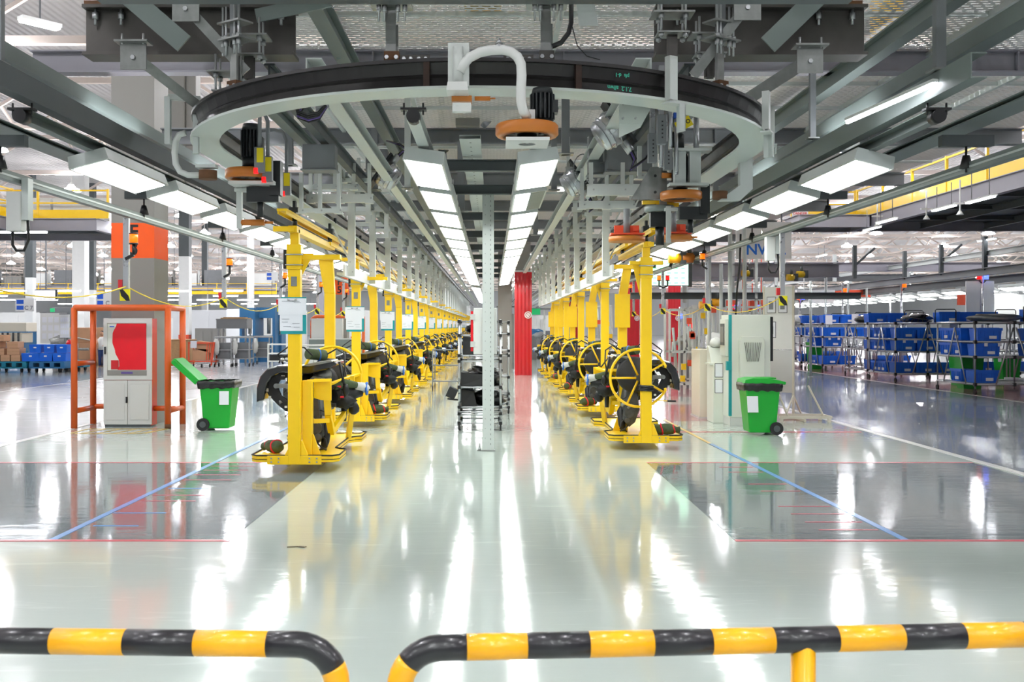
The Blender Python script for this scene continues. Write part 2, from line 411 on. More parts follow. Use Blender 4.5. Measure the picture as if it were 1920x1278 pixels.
# high bay lamps
hb = thing('high_bay_lamp', 'bright high bay lamp hanging below the hall roof trusses', 'ceiling lamp', (0, 0, 8.9), 0, 'high bay lamps under the roof')
b = MB(); b.lathe([(.2, .22), (.22, .25), (.12, .42), (.02, .5), (.02, .9)], 12); b.build('ballast', 'white_paint', hb)
b = MB(); b.lathe([(.3, 0), (.46, .04), (.4, .14), (.18, .22)], 14); b.build('glowing_dome', 'lamp_hall', hb)
first = True; nlamp = 0
for j in range(-1, 18):
    for i in range(18):
        x = -72+8.4*i+(2 if j % 2 else 0); y = 4+12*j
        if y < 30 and abs(x) > 42: continue
        if abs(x-5.2) < 1.6 and abs(y-64) < 2: continue
        if first: hb.location = (x, y, 8.9); first = False
        else: copy_tree(hb, loc=(x, y, 8.9))
# tubular lamp under the roof seen top left
t = thing('tube_lamp', 'bright box-shaped lamp high up over the left corner', 'ceiling lamp', tuple(at(75, 45, 16)), .9)
b = MB(); b.cyl((0, 0, .05), (0, 0, 9.8-t.location.z), .015, n=6); b.build('rod', 'steel_gray', t)
b = MB(); b.box(-.32, .32, -.09, .09, 0, .06); b.build('housing', 'white_paint', t)
b = MB(); b.box(-.3, .3, -.075, .075, -.03, 0); b.build('lamp_glass', 'lamp_on', t)

# ---------------- steel deck over the line
deck = MB(); deck.box(-3.7, 9.2, 5.5, 48, 5.475, 5.48)
struct(deck.build('ceiling_mesh_deck', 'expanded_metal'), 'expanded metal deck over the line')
k = 0
for y, z, col, lab in ((7.3, 5.22, 'steel_dark', 'first'), (12.8, 5.33, 'steel_lilac', 'second'), (17.8, 5.33, 'steel_gray', 'third'), (22.9, 5.33, 'steel_gray', 'fourth'), (28, 5.33, 'steel_gray', 'fifth'), (33.1, 5.33, 'steel_gray', 'sixth'), (38.2, 5.33, 'steel_gray', 'seventh'), (43.3, 5.33, 'steel_gray', 'eighth')):
    if k == 0: k += 1; continue
    b = MB(); b.ibeam((-5.8, y, z), (9.3, y, z), .2, .28)
    for x in (-1.5, .9, 3.9, 6.6): b.box(x-.008, x+.008, y-.1, y+.1, z-.13, z+.13)
    struct(b.build('ceiling_beam', col), lab+' cross beam carrying the mesh deck'); k += 1
for i, x in enumerate((-3.6, -2.6, -1.2, .75, 2.4, 5.5, 7.2)):
    b = MB(); b.bar((x, 5.5, 5.44), (x, 48, 5.44), .06, .07); struct(b.build('ceiling_joist', 'steel_pale'))
for y in (6.6, 8.2, 9.6, 11.2, 14.4, 16, 19.5, 21.2, 24.5, 26.2):
    b = MB(); b.bar((-3.7, y, 5.45), (9.2, y, 5.45), .05, .05); struct(b.build('ceiling_joist', 'steel_pale'))
for x, nm in ((-1.68, 'left'), (4.3, 'right')):
    b = MB(); b.ibeam((x, 5.2, 5.1), (x, 48, 5.1), .16, .22); struct(b.build('ceiling_beam', 'steel_green'), 'long beam under the mesh deck on the '+nm)
for x, y in ((-.78, 8.9), (.62, 9.5), (-1.0, 20), (1.1, 20)):
    b = MB(); b.bar((x, y, 5.2), (x, y, 6.9), .12, .12); b.bar((x, y, 5.4), (x+.9, y, 6.3), .09, .09); struct(b.build('ceiling_post', 'steel_dark'))
# white machinery and yellow pieces standing on the deck, seen through it
for i, (x, y, sx, sy, sz, m) in enumerate(((-.1, 10.6, .4, 1.2, .9, 'yellow'), (-2.2, 9.6, .4, 1.6, .8, 'yellow'), (2.2, 10.5, .8, .8, 1.6, 'white_paint'), (5.9, 12.5, .7, .7, 1.9, 'white_paint'), (4.9, 12.6, .3, .3, 1.4, 'yellow'), (7.2, 13.5, .9, .9, 2.2, 'white_paint'))):
    b = MB(); b.box(-sx/2, sx/2, -sy/2, sy/2, 0, sz)
    b.box(-sx/2-.04, sx/2+.04, -sy/2-.04, sy/2+.04, sz*.45, sz*.5); b.cyl((0, 0, sz), (0, 0, sz+.3), .12)
    tag(b.build('deck_equipment', m, loc=(x, y, 5.486)), ('yellow' if m == 'yellow' else 'white')+' equipment standing on the mesh deck, seen through it', 'equipment', 'equipment on the mesh deck')

# ================================================================ foreground guard rails
def stripes(name, label, path, cuts, start_black, r, posts):
    "bent tube painted in bands; cuts are lengths along the path"
    t = thing(name, label, 'guard rail', (path[0][0], path[0][1], 0))
    o = Vector((path[0][0], path[0][1], 0)); P = [Vector(p)-o for p in path]
    s = [0]
    for k in range(1, len(P)): s.append(s[-1]+(P[k]-P[k-1]).length)
    def cut(d):
        for k in range(1, len(P)):
            if s[k] >= d: return P[k-1].lerp(P[k], (d-s[k-1])/(s[k]-s[k-1]))
        return P[-1]
    cs = [0]+cuts+[s[-1]]; blk = start_black
    for a, c in zip(cs[:-1], cs[1:]):
        pts = [cut(a)]+[P[k] for k in range(len(P)) if a < s[k] < c]+[cut(c)]
        mb = MB(); mb.tube(pts, r, 20, cap=True); mb.build('painted_band', 'rail_black' if blk else 'rail_yellow', t); blk = not blk
    for x, y, z in posts:
        mb = MB(); mb.cyl((x-o.x, y, 0) if False else (x-o.x, y-o.y, 0), (x-o.x, y-o.y, z), r*.95, n=20)
        mb.cyl((x-o.x, y-o.y, 0), (x-o.x, y-o.y, .012), r*2.2, n=16); mb.build('post', 'rail_yellow', t)
    return t
R = .037; zc = 1.09
def rail_y(x): return 2.94-.04*(x+1.45)
pl = [(-3.0, 3.0, zc), (-.56, 2.905, zc)]
pl += [(-.56+.115*math.sin(a), 2.905-.003*math.sin(a), zc-.115*(1-math.cos(a))) for a in [math.pi/2*k/8 for k in range(1, 9)]]
pl += [(-.445, 2.9, 0)]
def len_to(x, path): return math.hypot(x-path[0][0], (path[1][1]-path[0][1])*(x-path[0][0])/(path[1][0]-path[0][0]))
# band edges seen at 93, 230, 362 and 498 px
edges = [(-2.56), (-2.35), (-2.13), (-1.92), (-1.71), (-1.50), (93-923)*2.908/F, (230-923)*2.898/F, (362-923)*2.888/F, (498-923)*2.878/F]
cuts = [len_to(x, pl) for x in edges]+[len_to(-.56, pl)+.13]
stripes('guard_rail', 'black and yellow striped tubular guard rail in front, ending left of the gap', pl, cuts, True, R, [(-1.9, 2.96, zc)])
pr = [(-.262, 2.87, 0), (-.262, 2.87, zc-.115)]
pr += [(-.262+.115*(1-math.cos(a)), 2.87+.003*(1-math.cos(a)), zc-.115+.115*math.sin(a)) for a in [math.pi/2*k/8 for k in range(1, 9)]]
pr += [(2.6, 3.07, zc)]
L0 = zc-.115+math.pi/2*.115
def rx(px, d): return (px-923)*d/F
ed = [L0-.10]
for px, d in ((875, 2.885), (988, 2.893), (1105, 2.9), (1225, 2.91), (1335, 2.92), (1452, 2.93), (1573, 2.94), (1697, 2.95), (1813, 2.96), (1930, 2.97)):
    ed.append(L0+(rx(px, d)+.147))
for k in range(1, 5): ed.append(ed[10]+.19*k)
stripes('guard_rail', 'black and yellow striped tubular guard rail in front, right of the gap', pr, ed, False, R, [(rx(1506, 2.95), 2.95, zc)])
# ================================================================ overhead conveyor
RZ = 3.71; RR = 2.62; RC = 10.02
def upath(r, y_end=110, n=40):
    return [(X0-r, y_end, 0), (X0-r, 40, 0), (X0-r, 20, 0)]+[(X0-r*math.cos(a), RC-r*math.sin(a), 0) for a in [math.pi*k/n for k in range(n+1)]]+[(X0+r, 20, 0), (X0+r, 40, 0), (X0+r, y_end, 0)]
rail = thing('turn_rail', 'large U-shaped overhead rail with dark web and pale flange', 'conveyor rail', (X0, RC, RZ))
def rail_local(r): return [(x-X0, y-RC, z) for x, y, z in upath(r)]
b = MB(); b.sweep([(-.13, 0), (.13, 0), (.13, .02), (-.13, .02)], rail_local(RR)); b.build('bottom_flange', 'flange_pale', rail)
b = MB(); prof = [(-.085, .02), (.085, .02), (.06, .09), (.075, .105), (.06, .12), (.085, .2), (.12, .2), (.12, .225), (-.12, .225), (-.12, .2), (-.085, .2), (-.06, .12), (-.075, .105), (-.06, .09)]
b.sweep(prof, rail_local(RR)); b.build('web', 'ring_dark', rail)
for a in (-97.5, -74):
    t = math.radians(a); c = Vector((RR*math.cos(t), RR*math.sin(t), 0)); u = Vector((math.cos(t), math.sin(t), 0))
    b = MB(); v = Vector((-u.y, u.x, 0)); b.bar(c+u*.095+Z3*.025, c+u*.095+Z3*.2, .045, .03, up=u); b.build('weld_joint', 'weld_rust', rail)
# chalk scribble, hand written and upside down
tx = text('7.1.2  allwn', .045, (0, 0, 0), 'teal_chalk', rail, 'chalk_writing', ext=.0005)
t = math.radians(-74+7); tx.location = (RR*math.cos(t)+.1*math.cos(t), RR*math.sin(t)+.1*math.sin(t)-.012, .055); tx.rotation_euler = (math.pi/2, math.pi, t+math.pi/2)
tx = text('pfs  d-1', .04, (0, 0, 0), 'teal_chalk', rail, 'chalk_writing', ext=.0005)
tx.location = (RR*math.cos(t)+.1*math.cos(t)+.02, RR*math.sin(t)+.1*math.sin(t)-.012, .15); tx.rotation_euler = (math.pi/2, math.pi, t+math.pi/2)

def hanger(loc, label, rusty, mat_='cast_alloy'):
    "plate and threaded rods that hold the rail"
    t = thing('rail_hanger', label, 'hanger', loc)
    b = MB(); b.box(-.055, .055, -.04, .04, 0, .09); b.build('clamp_block', 'rust' if rusty else 'raw_steel', t)
    b = MB()
    for x in (-.035, .035): b.cyl((x, -.05, .045), (x, -.035, .045), .016, n=6)
    b.build('bolt', 'zinc', t)
    b = MB(); b.box(-.045, .03, -.012, .012, .09, .42); b.box(-.03, .045, .02, .03, .09, .3); b.build('strap', 'cast_alloy', t)
    b = MB(); b.box(-.15, .15, -.09, .09, .42, .435); b.box(-.13, .13, -.08, .08, .56, .575); b.build('cross_plate', 'cast_alloy', t)
    for x in (-.09, -.05, .05, .1):
        b = MB(); b.cyl((x, -.05, .3), (x, -.05, .7), .009, n=6); b.cyl((x, -.05, .37), (x, -.05, .42), .02, n=6); b.cyl((x, -.05, .435), (x, -.05, .46), .022, n=6)
        b.build('threaded_rod', 'zinc', t)
    b = MB(); b.box(-.03, .03, -.03, .03, .435, 1.4); b.build('stem', 'steel_gray', t)
    return t
h0 = hanger((X0-.62, 7.47, RZ+.22), 'rusty clamp hanger on top of the ring, left of centre', True)
h1 = hanger((X0+.52, 7.45, RZ+.22), 'grey clamp hanger on top of the ring, right of centre', False)
hanger((X0-2.0, 8.35, RZ+.22), 'rusty clamp hanger on the left curve of the ring', True).rotation_euler = (0, 0, -.6)
hanger((X0+2.0, 8.35, RZ+.22), 'rusty clamp hanger on the right curve of the ring', True).rotation_euler = (0, 0, .6)
for px, dd, lb in ((778, 7.45, 'left of the hooked pipe'), (972, 7.45, 'behind the hooked pipe')):
    p = at(px, 104, dd); t = thing('splice_plate', 'dark bolted splice plate on top of the ring, '+lb, 'plate', (p.x, p.y, RZ+.225))
    b = MB(); b.box(-.11, .11, -.01, .01, 0, .06); b.build('plate', 'raw_steel', t)
    b = MB()
    for x in (-.08, -.03, .03, .08): b.cyl((x, -.025, .03), (x, -.01, .03), .014, n=6)
    b.build('bolt', 'zinc', t)
# brackets standing on the outside of the ring
def ring_bracket(a, label, low):
    t0 = math.radians(a); t = thing('rail_bracket', label, 'bracket', (X0+(RR+.16)*math.cos(t0), RC+(RR+.16)*math.sin(t0), RZ-.03), t0+math.pi/2)
    b = MB(); b.channel((0, 0, .03), (0, 0, .36), .075, .06, .008, up=(0, 1, 0)); b.build('upright', 'hanger_white', t)
    b = MB(); b.box(-.06, .1, -.05, .04, 0, .012); b.box(.09, .1, -.05, .04, -.2 if low else -.06, 0); b.box(.04, .1, -.05, -.04, -.2 if low else -.06, 0); b.build('foot_plate', 'steel_pale', t)
    return t
ring_bracket(-58, 'pale bracket on the ring front, right of the chalk writing', True)
ring_bracket(-26, 'tall pale bracket on the right curve of the ring', True)
ring_bracket(-12, 'rightmost pale bracket on the ring curve', False)

# ---- friction drive units
def tyre_wheel(parent, c, r=.225, h=.09, mtl='amber_tyre'):
    b = MB(); b.lathe([(r-.06, -h/2), (r-.012, -h/2), (r, -h/2+.014), (r, h/2-.014), (r-.012, h/2), (r-.06, h/2)], 36, closed=True); o = b.build('tyre', mtl, parent, loc=c)
    b = MB(); b.lathe([(.03, -h*.2), (r-.055, -h*.25), (r-.055, h*.2), (.03, h*.2)], 28)
    for k in range(6):
        a = math.pi*k/3; b.cyl((.1*math.cos(a), .1*math.sin(a), -h*.3), (.1*math.cos(a), .1*math.sin(a), -h*.2), .018, n=8)
    b.build('hub', 'raw_steel', parent, loc=c)
def motor(parent, c, r=.095, h=.34):
    b = MB(); c = Vector(c)
    b.cyl(c, c+Z3*h*.25, r*.9, n=20)
    for k in range(18):
        a = math.pi*k/9; b.bar(c+Vector((r*.85*math.cos(a), r*.85*math.sin(a), h*.25)), c+Vector((r*.85*math.cos(a), r*.85*math.sin(a), h*.85)), .012, .035, up=(math.cos(a), math.sin(a), 0))
    b.cyl(c+Z3*h*.25, c+Z3*h*.85, r*.8, n=20); b.cyl(c+Z3*h*.85, c+Z3*h, r*.95, r*.8, n=20); b.box(c.x+r*.5, c.x+r*1.3, c.y-.05, c.y+.05, c.z+h*.4, c.z+h*.7)
    b.build('motor', 'motor_black', parent)
# centre unit: hooked pipe, tyre, square plate
p = at(988, 245, 7.15)
t = thing('friction_drive', 'amber friction wheel on a hooked white pipe at the ring centre', 'drive unit', (p.x, p.y, p.z))
tyre_wheel(t, (0, 0, 0), .222, .085)
b = MB(); q = lambda x, y, d=6.95: at(x, y, d)-p
hook = [q(862, 135), q(868, 122), q(880, 108), q(900, 98), q(920, 94), q(942, 93), q(958, 97), q(970, 106), q(977, 120), q(978, 140), q(977, 165), q(977, 190), q(981, 207), q(988, 220, 7.0)]
b.tube(hook, .034, 16); b.build('hooked_pipe', 'white_paint', t)
b = MB(); c = q(934, 72); b.cyl(q(936, 90), q(936, 82), .03, n=6); b.cyl(q(936, 82), q(936, 72), .02, .008, n=8); b.build('top_nut', 'zinc', t)
b = MB(); b.channel(q(860, 165, 7.0), q(860, 83, 7.0), .145, .07, .012, up=(0, 1, 0)); b.cyl(q(859, 160, 6.96), q(859, 88, 6.96), .036, n=14); b.build('mast_channel', 'hanger_white', t)
b = MB(); u = q(858, 160); b.frus(u.x-.15*0-.075, u.x+.075, u.y-.08, u.y+.12, u.z-.05, u.z+.01, .01); b.build('foot_plate', 'white_paint', t)
b = MB(); u = q(866, 190, 7.1); b.box(u.x-.07, u.x+.07, u.y-.05, u.y+.05, u.z-.01, u.z+.03); b.cyl(u+Vector((.09, 0, .02)), u+Vector((.2, 0, .02)), .016, n=10); b.cyl(u+Vector((.2, 0, .02)), u+Vector((.235, 0, .02)), .006, n=6); b.build('spring_guide', 'amber_tyre', t)
b = MB(); u = q(866, 202, 7.05); b.box(u.x-.065, u.x+.065, u.y-.03, u.y+.03, u.z-.03, u.z+.03)
for dx in (-.03, .03): b.box(u.x+dx-.008, u.x+dx+.008, u.y-.036, u.y-.03, u.z+.005, u.z+.02, )
b.build('white_bracket', 'white_paint', t)
b = MB(); b.frus(-.045, .055, -.05, .05, .02, .14, .0); b.cyl((0, 0, .0), (0, 0, .03), .06, n=14); b.build('knuckle', 'white_paint', t)
b = MB(); b.cyl((0, -.07, -.1), (0, -.07, .1), .012, n=8); b.build('clamp_screw', 'zinc', t)
motor(t, (.115, .14, .03), .085, .3)
# square plate with a round hole
def holed_plate(parent, c, w, d, th, r, mtl='white_paint'):
    mb = MB(); n = 32
    for z0 in (0,):
        A = []; Bq = []; A2 = []; B2 = []
        for k in range(n):
            a = 2*math.pi*k/n; x, y = math.cos(a), math.sin(a); s_ = 1/max(abs(x), abs(y))
            A.append(mb.V((x*s_*w/2, y*s_*d/2, 0))); Bq.append(mb.V((x*r, y*r, 0))); A2.append(mb.V((x*s_*w/2, y*s_*d/2, th))); B2.append(mb.V((x*r, y*r, th)))
        for k in range(n):
            j = (k+1) % n
            mb.face([A[k], A[j], Bq[j], Bq[k]]); mb.face([A2[j], A2[k], B2[k], B2[j]]); mb.face([A[k], A2[k], A2[j], A[j]]); mb.face([Bq[j], B2[j], B2[k], Bq[k]])
    return mb.build('holed_plate', mtl, parent, loc=c)
holed_plate(t, (0, -.02, -.1), .3, .34, .022, .06)
b = MB(); b.cyl((0, -.02, -.095), (0, -.02, -.03), .07, n=20); b.build('shaft_cap', 'black', t)
# other drive units
def side_drive(loc, label, rz=0, plate=True, mtr=True):
    t = thing('friction_drive', label, 'drive unit', loc, rz)
    tyre_wheel(t, (0, 0, 0), .225, .09)
    if plate: holed_plate(t, (.05, 0, -.11), .42, .32, .03, .06)
    if mtr: motor(t, (0, .05, .06), .09, .42)
    b = MB(); b.box(.2, .3, -.06, .06, -.2, .12); b.box(-.02, .28, -.04, .04, -.26, -.12); b.cyl((.1, 0, -.4), (.1, 0, -.26), .03, n=10); b.build('gear_box', 'motor_black', t)
    b = MB(); b.channel((-.12, .1, -.1), (-.12, .1, -.5), .05, .05, .008, up=(0, 1, 0)); b.box(-.16, -.02, .06, .14, -.15, -.12); b.build('arm', 'hanger_white', t)
    b = MB(); b.cyl((-.1, .1, -.44), (.12, .1, -.44), .03, n=12); b.cyl((.12, .1, -.44), (.2, .1, -.44), .012, n=8); b.build('spring_guide', 'amber_tyre', t)
    return t
side_drive(tuple(at(468, 327, 9.5)), 'amber friction wheel with tall black motor inside the left curve')
side_drive(tuple(at(1277, 367, 11)), 'amber friction wheel under the right leg of the ring', 0, False, True)
t = thing('guide_disc_unit', 'greenish guide wheel below the amber wheel on the right', 'wheel', tuple(at(1237, 392, 11.3)))
tyre_wheel(t, (0, 0, 0), .17, .07, 'steel_green')
b = MB(); b.box(-.11, .11, -.05, .05, -.2, -.04); b.cyl((-.07, -.06, -.08), (-.07, -.05, -.08), .014); b.cyl((.07, -.06, -.08), (.07, -.05, -.08), .014); b.cyl((0, 0, -.4), (0, 0, -.2), .05); b.build('carriage', 'motor_black', t)
b = MB(); b.box(-.2, .15, -.06, .0, .05, .09); b.box(-.05, .2, -.08, -.04, .02, .06); b.build('yellow_bracket', 'yellow', t)
for px, py, d, lb in ((1175, 438, 12.2, 'left'), (1262, 436, 12.0, 'right')):
    t = thing('brake_shoe', 'orange brake plate under the rail beside the first carrier, the '+lb+' one of two', 'brake', tuple(at(px, py, d)))
    b = MB(); b.box(-.15, .15, 0, .02, 0, .1); b.box(-.2, .2, -.12, .06, -.02, 0); b.box(.08, .14, -.02, 0, .03, .09); b.build('plate', 'orange_red', t)
    b = MB(); b.cyl((0, -.02, -.1), (0, -.02, -.04), .22, n=28); b.build('tyre', 'amber_tyre', t)
    b = MB(); b.cyl((0, 0, 0), (0, 0, .3), .04); b.build('stem', 'steel_gray', t)
for px, py, d, s_, lb in ((390, 328, 9.1, 1, 'left'), (1350, 366, 10.6, -1, 'right')):
    t = thing('guide_roller', 'small dark guide roller on a curved white arm, '+lb+' of the ring', 'roller', tuple(at(px, py, d)))
    b = MB(); b.cyl((0, 0, -.04), (0, 0, .04), .08, n=20); b.build('roller', 'rust', t)
    if s_ > 0:
        b = MB(); b.tube([(-.04, 0, 0), (-.18, 0, 0), (-.25, 0, .03), (-.29, 0, .1), (-.3, 0, .2), (-.29, 0, .3), (-.26, 0, .36), (-.2, 0, .38)], .028, 10); b.build('arm', 'hanger_white', t)
        b = MB(); b.bar((-.36, 0, .28), (-.36, 0, .7), .05, .05); b.bar((-.36, 0, .7), (-.1, .1, .7), .05, .05); b.bar((-.12, .05, .2), (-.12, .05, .62), .05, .05); b.box(-.1, .08, -.05, .05, .06, .09); b.build('frame', 'steel_pale', t)
    else:
        b = MB(); b.prism([(-.02, -.06), (.2, -.06), (.33, .06), (.33, .45), (.2, .45), (.2, .1)], 'y', -.05, .05); b.build('arm', 'steel_pale', t)

# ---- deep cross beams that carry the ring
for (xa, xb, lb) in ((153, 550, 'left'), (1230, 1628, 'right')):
    A = at(xa, 102, 9); B = at(xb, 102, 9); t = thing('cross_beam', 'deep dark steel beam above the '+lb+' side of the ring', 'beam', ((A.x+B.x)/2, 9, A.z))
    L_ = (B.x-A.x)/2
    b = MB(); b.box(-L_, L_, .1, .12, .03, .42); b.build('web', 'raw_steel', t)
    b = MB(); b.box(-L_, L_, 0, .26, 0, .03); b.box(-L_, L_, 0, .26, .42, .45); b.build('flange', 'raw_steel', t)
    for x in (-L_+.1, -L_+.33, L_-.12) if lb == 'left' else (-L_+.2, L_-.42, L_-.12):
        b = MB(); b.cyl((x, .06, .28), (x, .06, .42), .014, n=8); b.cyl((x, .06, .33), (x, .06, .39), .028, n=6); b.build('bolt', 'zinc', t)
    b = MB(); b.box(L_-.5 if lb != 'left' else -L_+.02, L_-.05 if lb != 'left' else -L_+.4, 0, .2, .45, .48); b.build('seat_plate', 'rust', t)
A = at(560, -6, 7); t = thing('cross_beam', 'pale beam along the top edge above the ring centre', 'beam', (X0, 7.0, 4.335))
b = MB(); b.ibeam((-2.6, 0, 0), (2.6, 0, 0), .12, .18); t2 = b.build('section', 'steel_dark', t)
# flat diagonal braces
def brace(p, q, w, th, label, gus=True, m='steel_green'):
    p, q = Vector(p), Vector(q); t = thing('diagonal_brace', label, 'brace', tuple(p))
    b = MB(); b.bar((0, 0, 0), q-p, w, th, up=(0, -1, 0)); b.build('bar', m, t)
    if gus:
        b = MB(); b.box(-.11, .11, -.03, -.015, -.12, .1); b.box(-.14, .14, -.1, .06, .1, .115); b.build('gusset', m, t)
        b = MB()
        for x in (-.09, .09): b.cyl((x, -.04, .09), (x, -.04, .18), .01, n=6)
        b.cyl((0, -.05, -.02), (0, -.03, -.02), .02, n=6); b.build('bolt', 'zinc', t)
    return t
brace(at(180, -60, 8.7), at(345, 82, 8.7), .17, .02, 'wide pale diagonal bar crossing the left dark beam', False)
brace(at(350, 14, 8.3), at(462, 135, 8.4), .085, .03, 'grey diagonal brace with gusset down to the left of the ring', True, 'cast_alloy')
brace(at(252, 105, 8.6), at(372, 198, 9.0), .085, .03, 'grey diagonal brace from the left beam to the ring side', True, 'cast_alloy')
brace(at(1400, 12, 8.3), at(1300, 142, 8.4), .085, .03, 'grey diagonal brace with gusset down to the right of the ring', True, 'cast_alloy')
brace(at(1640, -110, 8.7), at(1440, 84, 8.7), .17, .02, 'wide pale diagonal bar crossing the right dark beam', False)
brace(at(1517, 112, 8.6), at(1395, 190, 9.4), .11, .03, 'grey diagonal brace from the right beam to the ring side', True, 'cast_alloy')
brace(at(585, -4, 10.6), at(640, 106, 11.3), .11, .05, 'dark angled strut left of the hanger rods', False)
brace(at(480, 30, 8.9), at(620, 0, 8.9), .12, .02, 'pale bar sloping up across the left dark beam', False)
# plates under the deep beams
for px, py, d, lb in ((430, 140, 8.8, 'left, lower'), (468, 72, 8.7, 'left, upper'), (1330, 70, 8.7, 'right, upper'), (1260, 30, 8.4, 'right, front')):
    p = at(px, py, d); t = thing('mounting_plate', 'rod-hung mounting plate at the deep beam, '+lb, 'plate', tuple(p))
    b = MB(); b.box(-.17, .17, -.12, .12, 0, .014); b.box(-.13, .13, -.1, .1, -.16, -.148); b.build('plate', 'cast_alloy', t)
    b = MB()
    for x in (-.1, .1):
        for y in (-.07, .07): b.cyl((x, y, -.2), (x, y, .16), .011, n=6); b.cyl((x, y, -.04), (x, y, 0), .024, n=6); b.cyl((x, y, -.19), (x, y, -.16), .024, n=6)
    b.build('threaded_rod', 'zinc', t)
    b = MB(); b.channel((0, 0, -.35), (0, 0, -.16), .08, .06, .01, up=(0, 1, 0)); b.build('stem', 'raw_steel', t)
# ---- long supporting beams, lamp channels and ducts
def long_beam(x, z, w, h, y0, y1, m, label, kind='i', side=1, name='support_beam'):
    b = MB()
    if kind == 'i': b.ibeam((0, 0, 0), (0, y1-y0, 0), w, h)
    elif kind == 'c': b.channel((0, 0, 0), (0, y1-y0, 0), w, h, .012, side)
    else: b.bar((0, 0, 0), (0, y1-y0, 0), w, h)
    return tag(b.build(name, m, loc=(x, y0, z)), label, 'beam')
for s_, lb in ((-1, 'left'), (1, 'right')):
    xo = X0+s_*4.25
    long_beam(xo+s_*.0, 4.22, .14, .22, 8.6, 110, 'steel_green' if s_ > 0 else 'steel_dark', 'dark channel beam above the outer '+lb+' lamp row', 'c', -s_)
    long_beam(X0+s_*4.58, 4.62, .18, .16, 7.2, 110, 'steel_green', 'pale box beam high above the outer '+lb+' lamp row', 'box')
    long_beam(X0+s_*4.95, 4.05, .3, .06, 7.5, 110, 'steel_green', 'wide green-grey cable tray outside the outer '+lb+' lamp row', 'c', s_, 'cable_tray')
    long_beam(X0+s_*1.45, 4.28, .14, .16, 8.9, 110, 'steel_pale', 'pale rail between ring and inner lamps on the '+lb, 'c', s_)
    long_beam(X0+s_*1.95, 4.35, .1, .18, 9.4, 110, 'steel_dark', 'dark beam between ring and inner lamps on the '+lb, 'i')
    long_beam(X0+s_*2.3, 4.4, .12, .14, 10.5, 110, 'steel_green', 'green-grey beam above the '+lb+' leg of the ring', 'i')
    for xx, w_, nm in ((X0+s_*4.3, .1, 'outer'), (X0+s_*.62, .12, 'inner')):
        t = thing('lamp_channel', 'pale channel carrying the '+nm+' '+lb+' lamp row', 'channel', (xx, 9.5, 3.99))
        b = MB(); b.channel((0, 0, 0), (0, 58, 0), w_, .12, .008, s_); b.build('channel', 'steel_pale' if nm == 'inner' else 'steel_green', t)
        b = MB(); b.cyl((0, -.04, -.02), (0, .1, -.02), .065, n=16); b.box(-.12, .12, -.02, .08, .04, .06)
        for x in (-.09, .09): b.cyl((x, .03, .0), (x, .03, .11), .01, n=6)
        b.build('end_cap', 'black', t)
# central perforated tray and its cross bars
t = thing('cable_tray', 'pale perforated cable tray running between the two inner lamp rows', 'tray', (-.27, 12.3, 4.3))
b = MB(); b.channel((0, 0, 0), (0, 40, 0), .26, .05, .006, 1); b.build('tray', 'steel_pale', t)
b = MB()
for k in range(60): b.cyl((0, .25+.3*k, -.028), (0, .25+.3*k, -.024), .012, n=8)
b.build('hole_row', 'black', t)
for k in range(9):
    y = 13.6+3.85*k*.78 if k == 0 else 16.0+3.85*(k-1)
    t = thing('cross_bar', f'dark cross bar between the inner lamp rows, {nth(k)} from the front', 'beam', (X0, y, 4.16), group='cross bars between the inner lamp rows')
    b = MB(); b.ibeam((-.62, 0, 0), (.62, 0, 0), .1, .15, .012); b.build('section', 'steel_dark', t)
    b = MB()
    for x in (-.5, .5): b.cyl((x, 0, .08), (x, 0, .16), .014, n=6)
    b.build('bolt', 'zinc', t)
# posts down to the outer beams
def post(x, y, z0, z1, w, lb, m='steel_gray', br=0):
    t = thing('hanging_post', lb, 'post', (x, y, z0))
    b = MB(); b.bar((0, 0, 0), (0, 0, z1-z0), w, w); b.build('tube', m, t)
    b = MB(); b.box(-w, w, -w, w, 0, .015); b.build('foot_plate', 'cast_alloy', t)
    if br: b = MB(); b.bar((0, 0, z1-z0-.9), (br, 0, z1-z0-.05), .07, .07); b.build('strut', m, t)
post(4.08, 9.25, 4.33, 6.4, .09, 'grey square post at top right, standing on the outer beam', br=.9)
post(3.98, 12.6, 4.33, 5.2, .07, 'slender grey post behind the ring on the right')
post(-4.38, 9.0, 4.33, 6.4, .07, 'dark post at the top left corner')
post(4.1, 18.6, 4.33, 5.2, .09, 'grey post further along the outer right beam')
post(-4.3, 18.6, 4.33, 5.2, .09, 'grey post further along the outer left beam')
for i, (x, y, z0, z1, w_) in enumerate(((-1.17, 14, 3.9, 5.2, .08), (-.53, 17.2, 3.95, 5.2, .12), (.94, 13, 4.2, 5.2, .1), (1.5, 13.4, 4.15, 5.2, .08), (-1.9, 16.4, 4.2, 5.2, .1), (2.6, 16.5, 3.9, 5.2, .12), (-2.9, 14.5, 4.3, 5.2, .1), (1.0, 16.4, 4.2, 5.2, .09), (-.95, 21.8, 4.1, 5.2, .1), (.95, 22.2, 4.0, 5.2, .1))):
    post(x, y, z0, z1, w_, ('pale drop post hanging under the mesh deck, '+nth(i)+' of ten behind the ring'), 'hanger_white' if i in (0, 3) else 'steel_gray')
# diagonal strut behind the wheel
brace(at(948, 190, 17.2), at(905, 238, 17.2), .1, .05, 'grey diagonal strut behind the amber centre wheel', False, 'steel_gray')
b = MB(); b.box(-.2, .2, -.1, .1, -.13, .13); tag(b.build('junction_box', 'column_gray', loc=tuple(at(877, 223, 17.0)), bevel=.01), 'grey box under the deck left of the amber centre wheel', 'box')
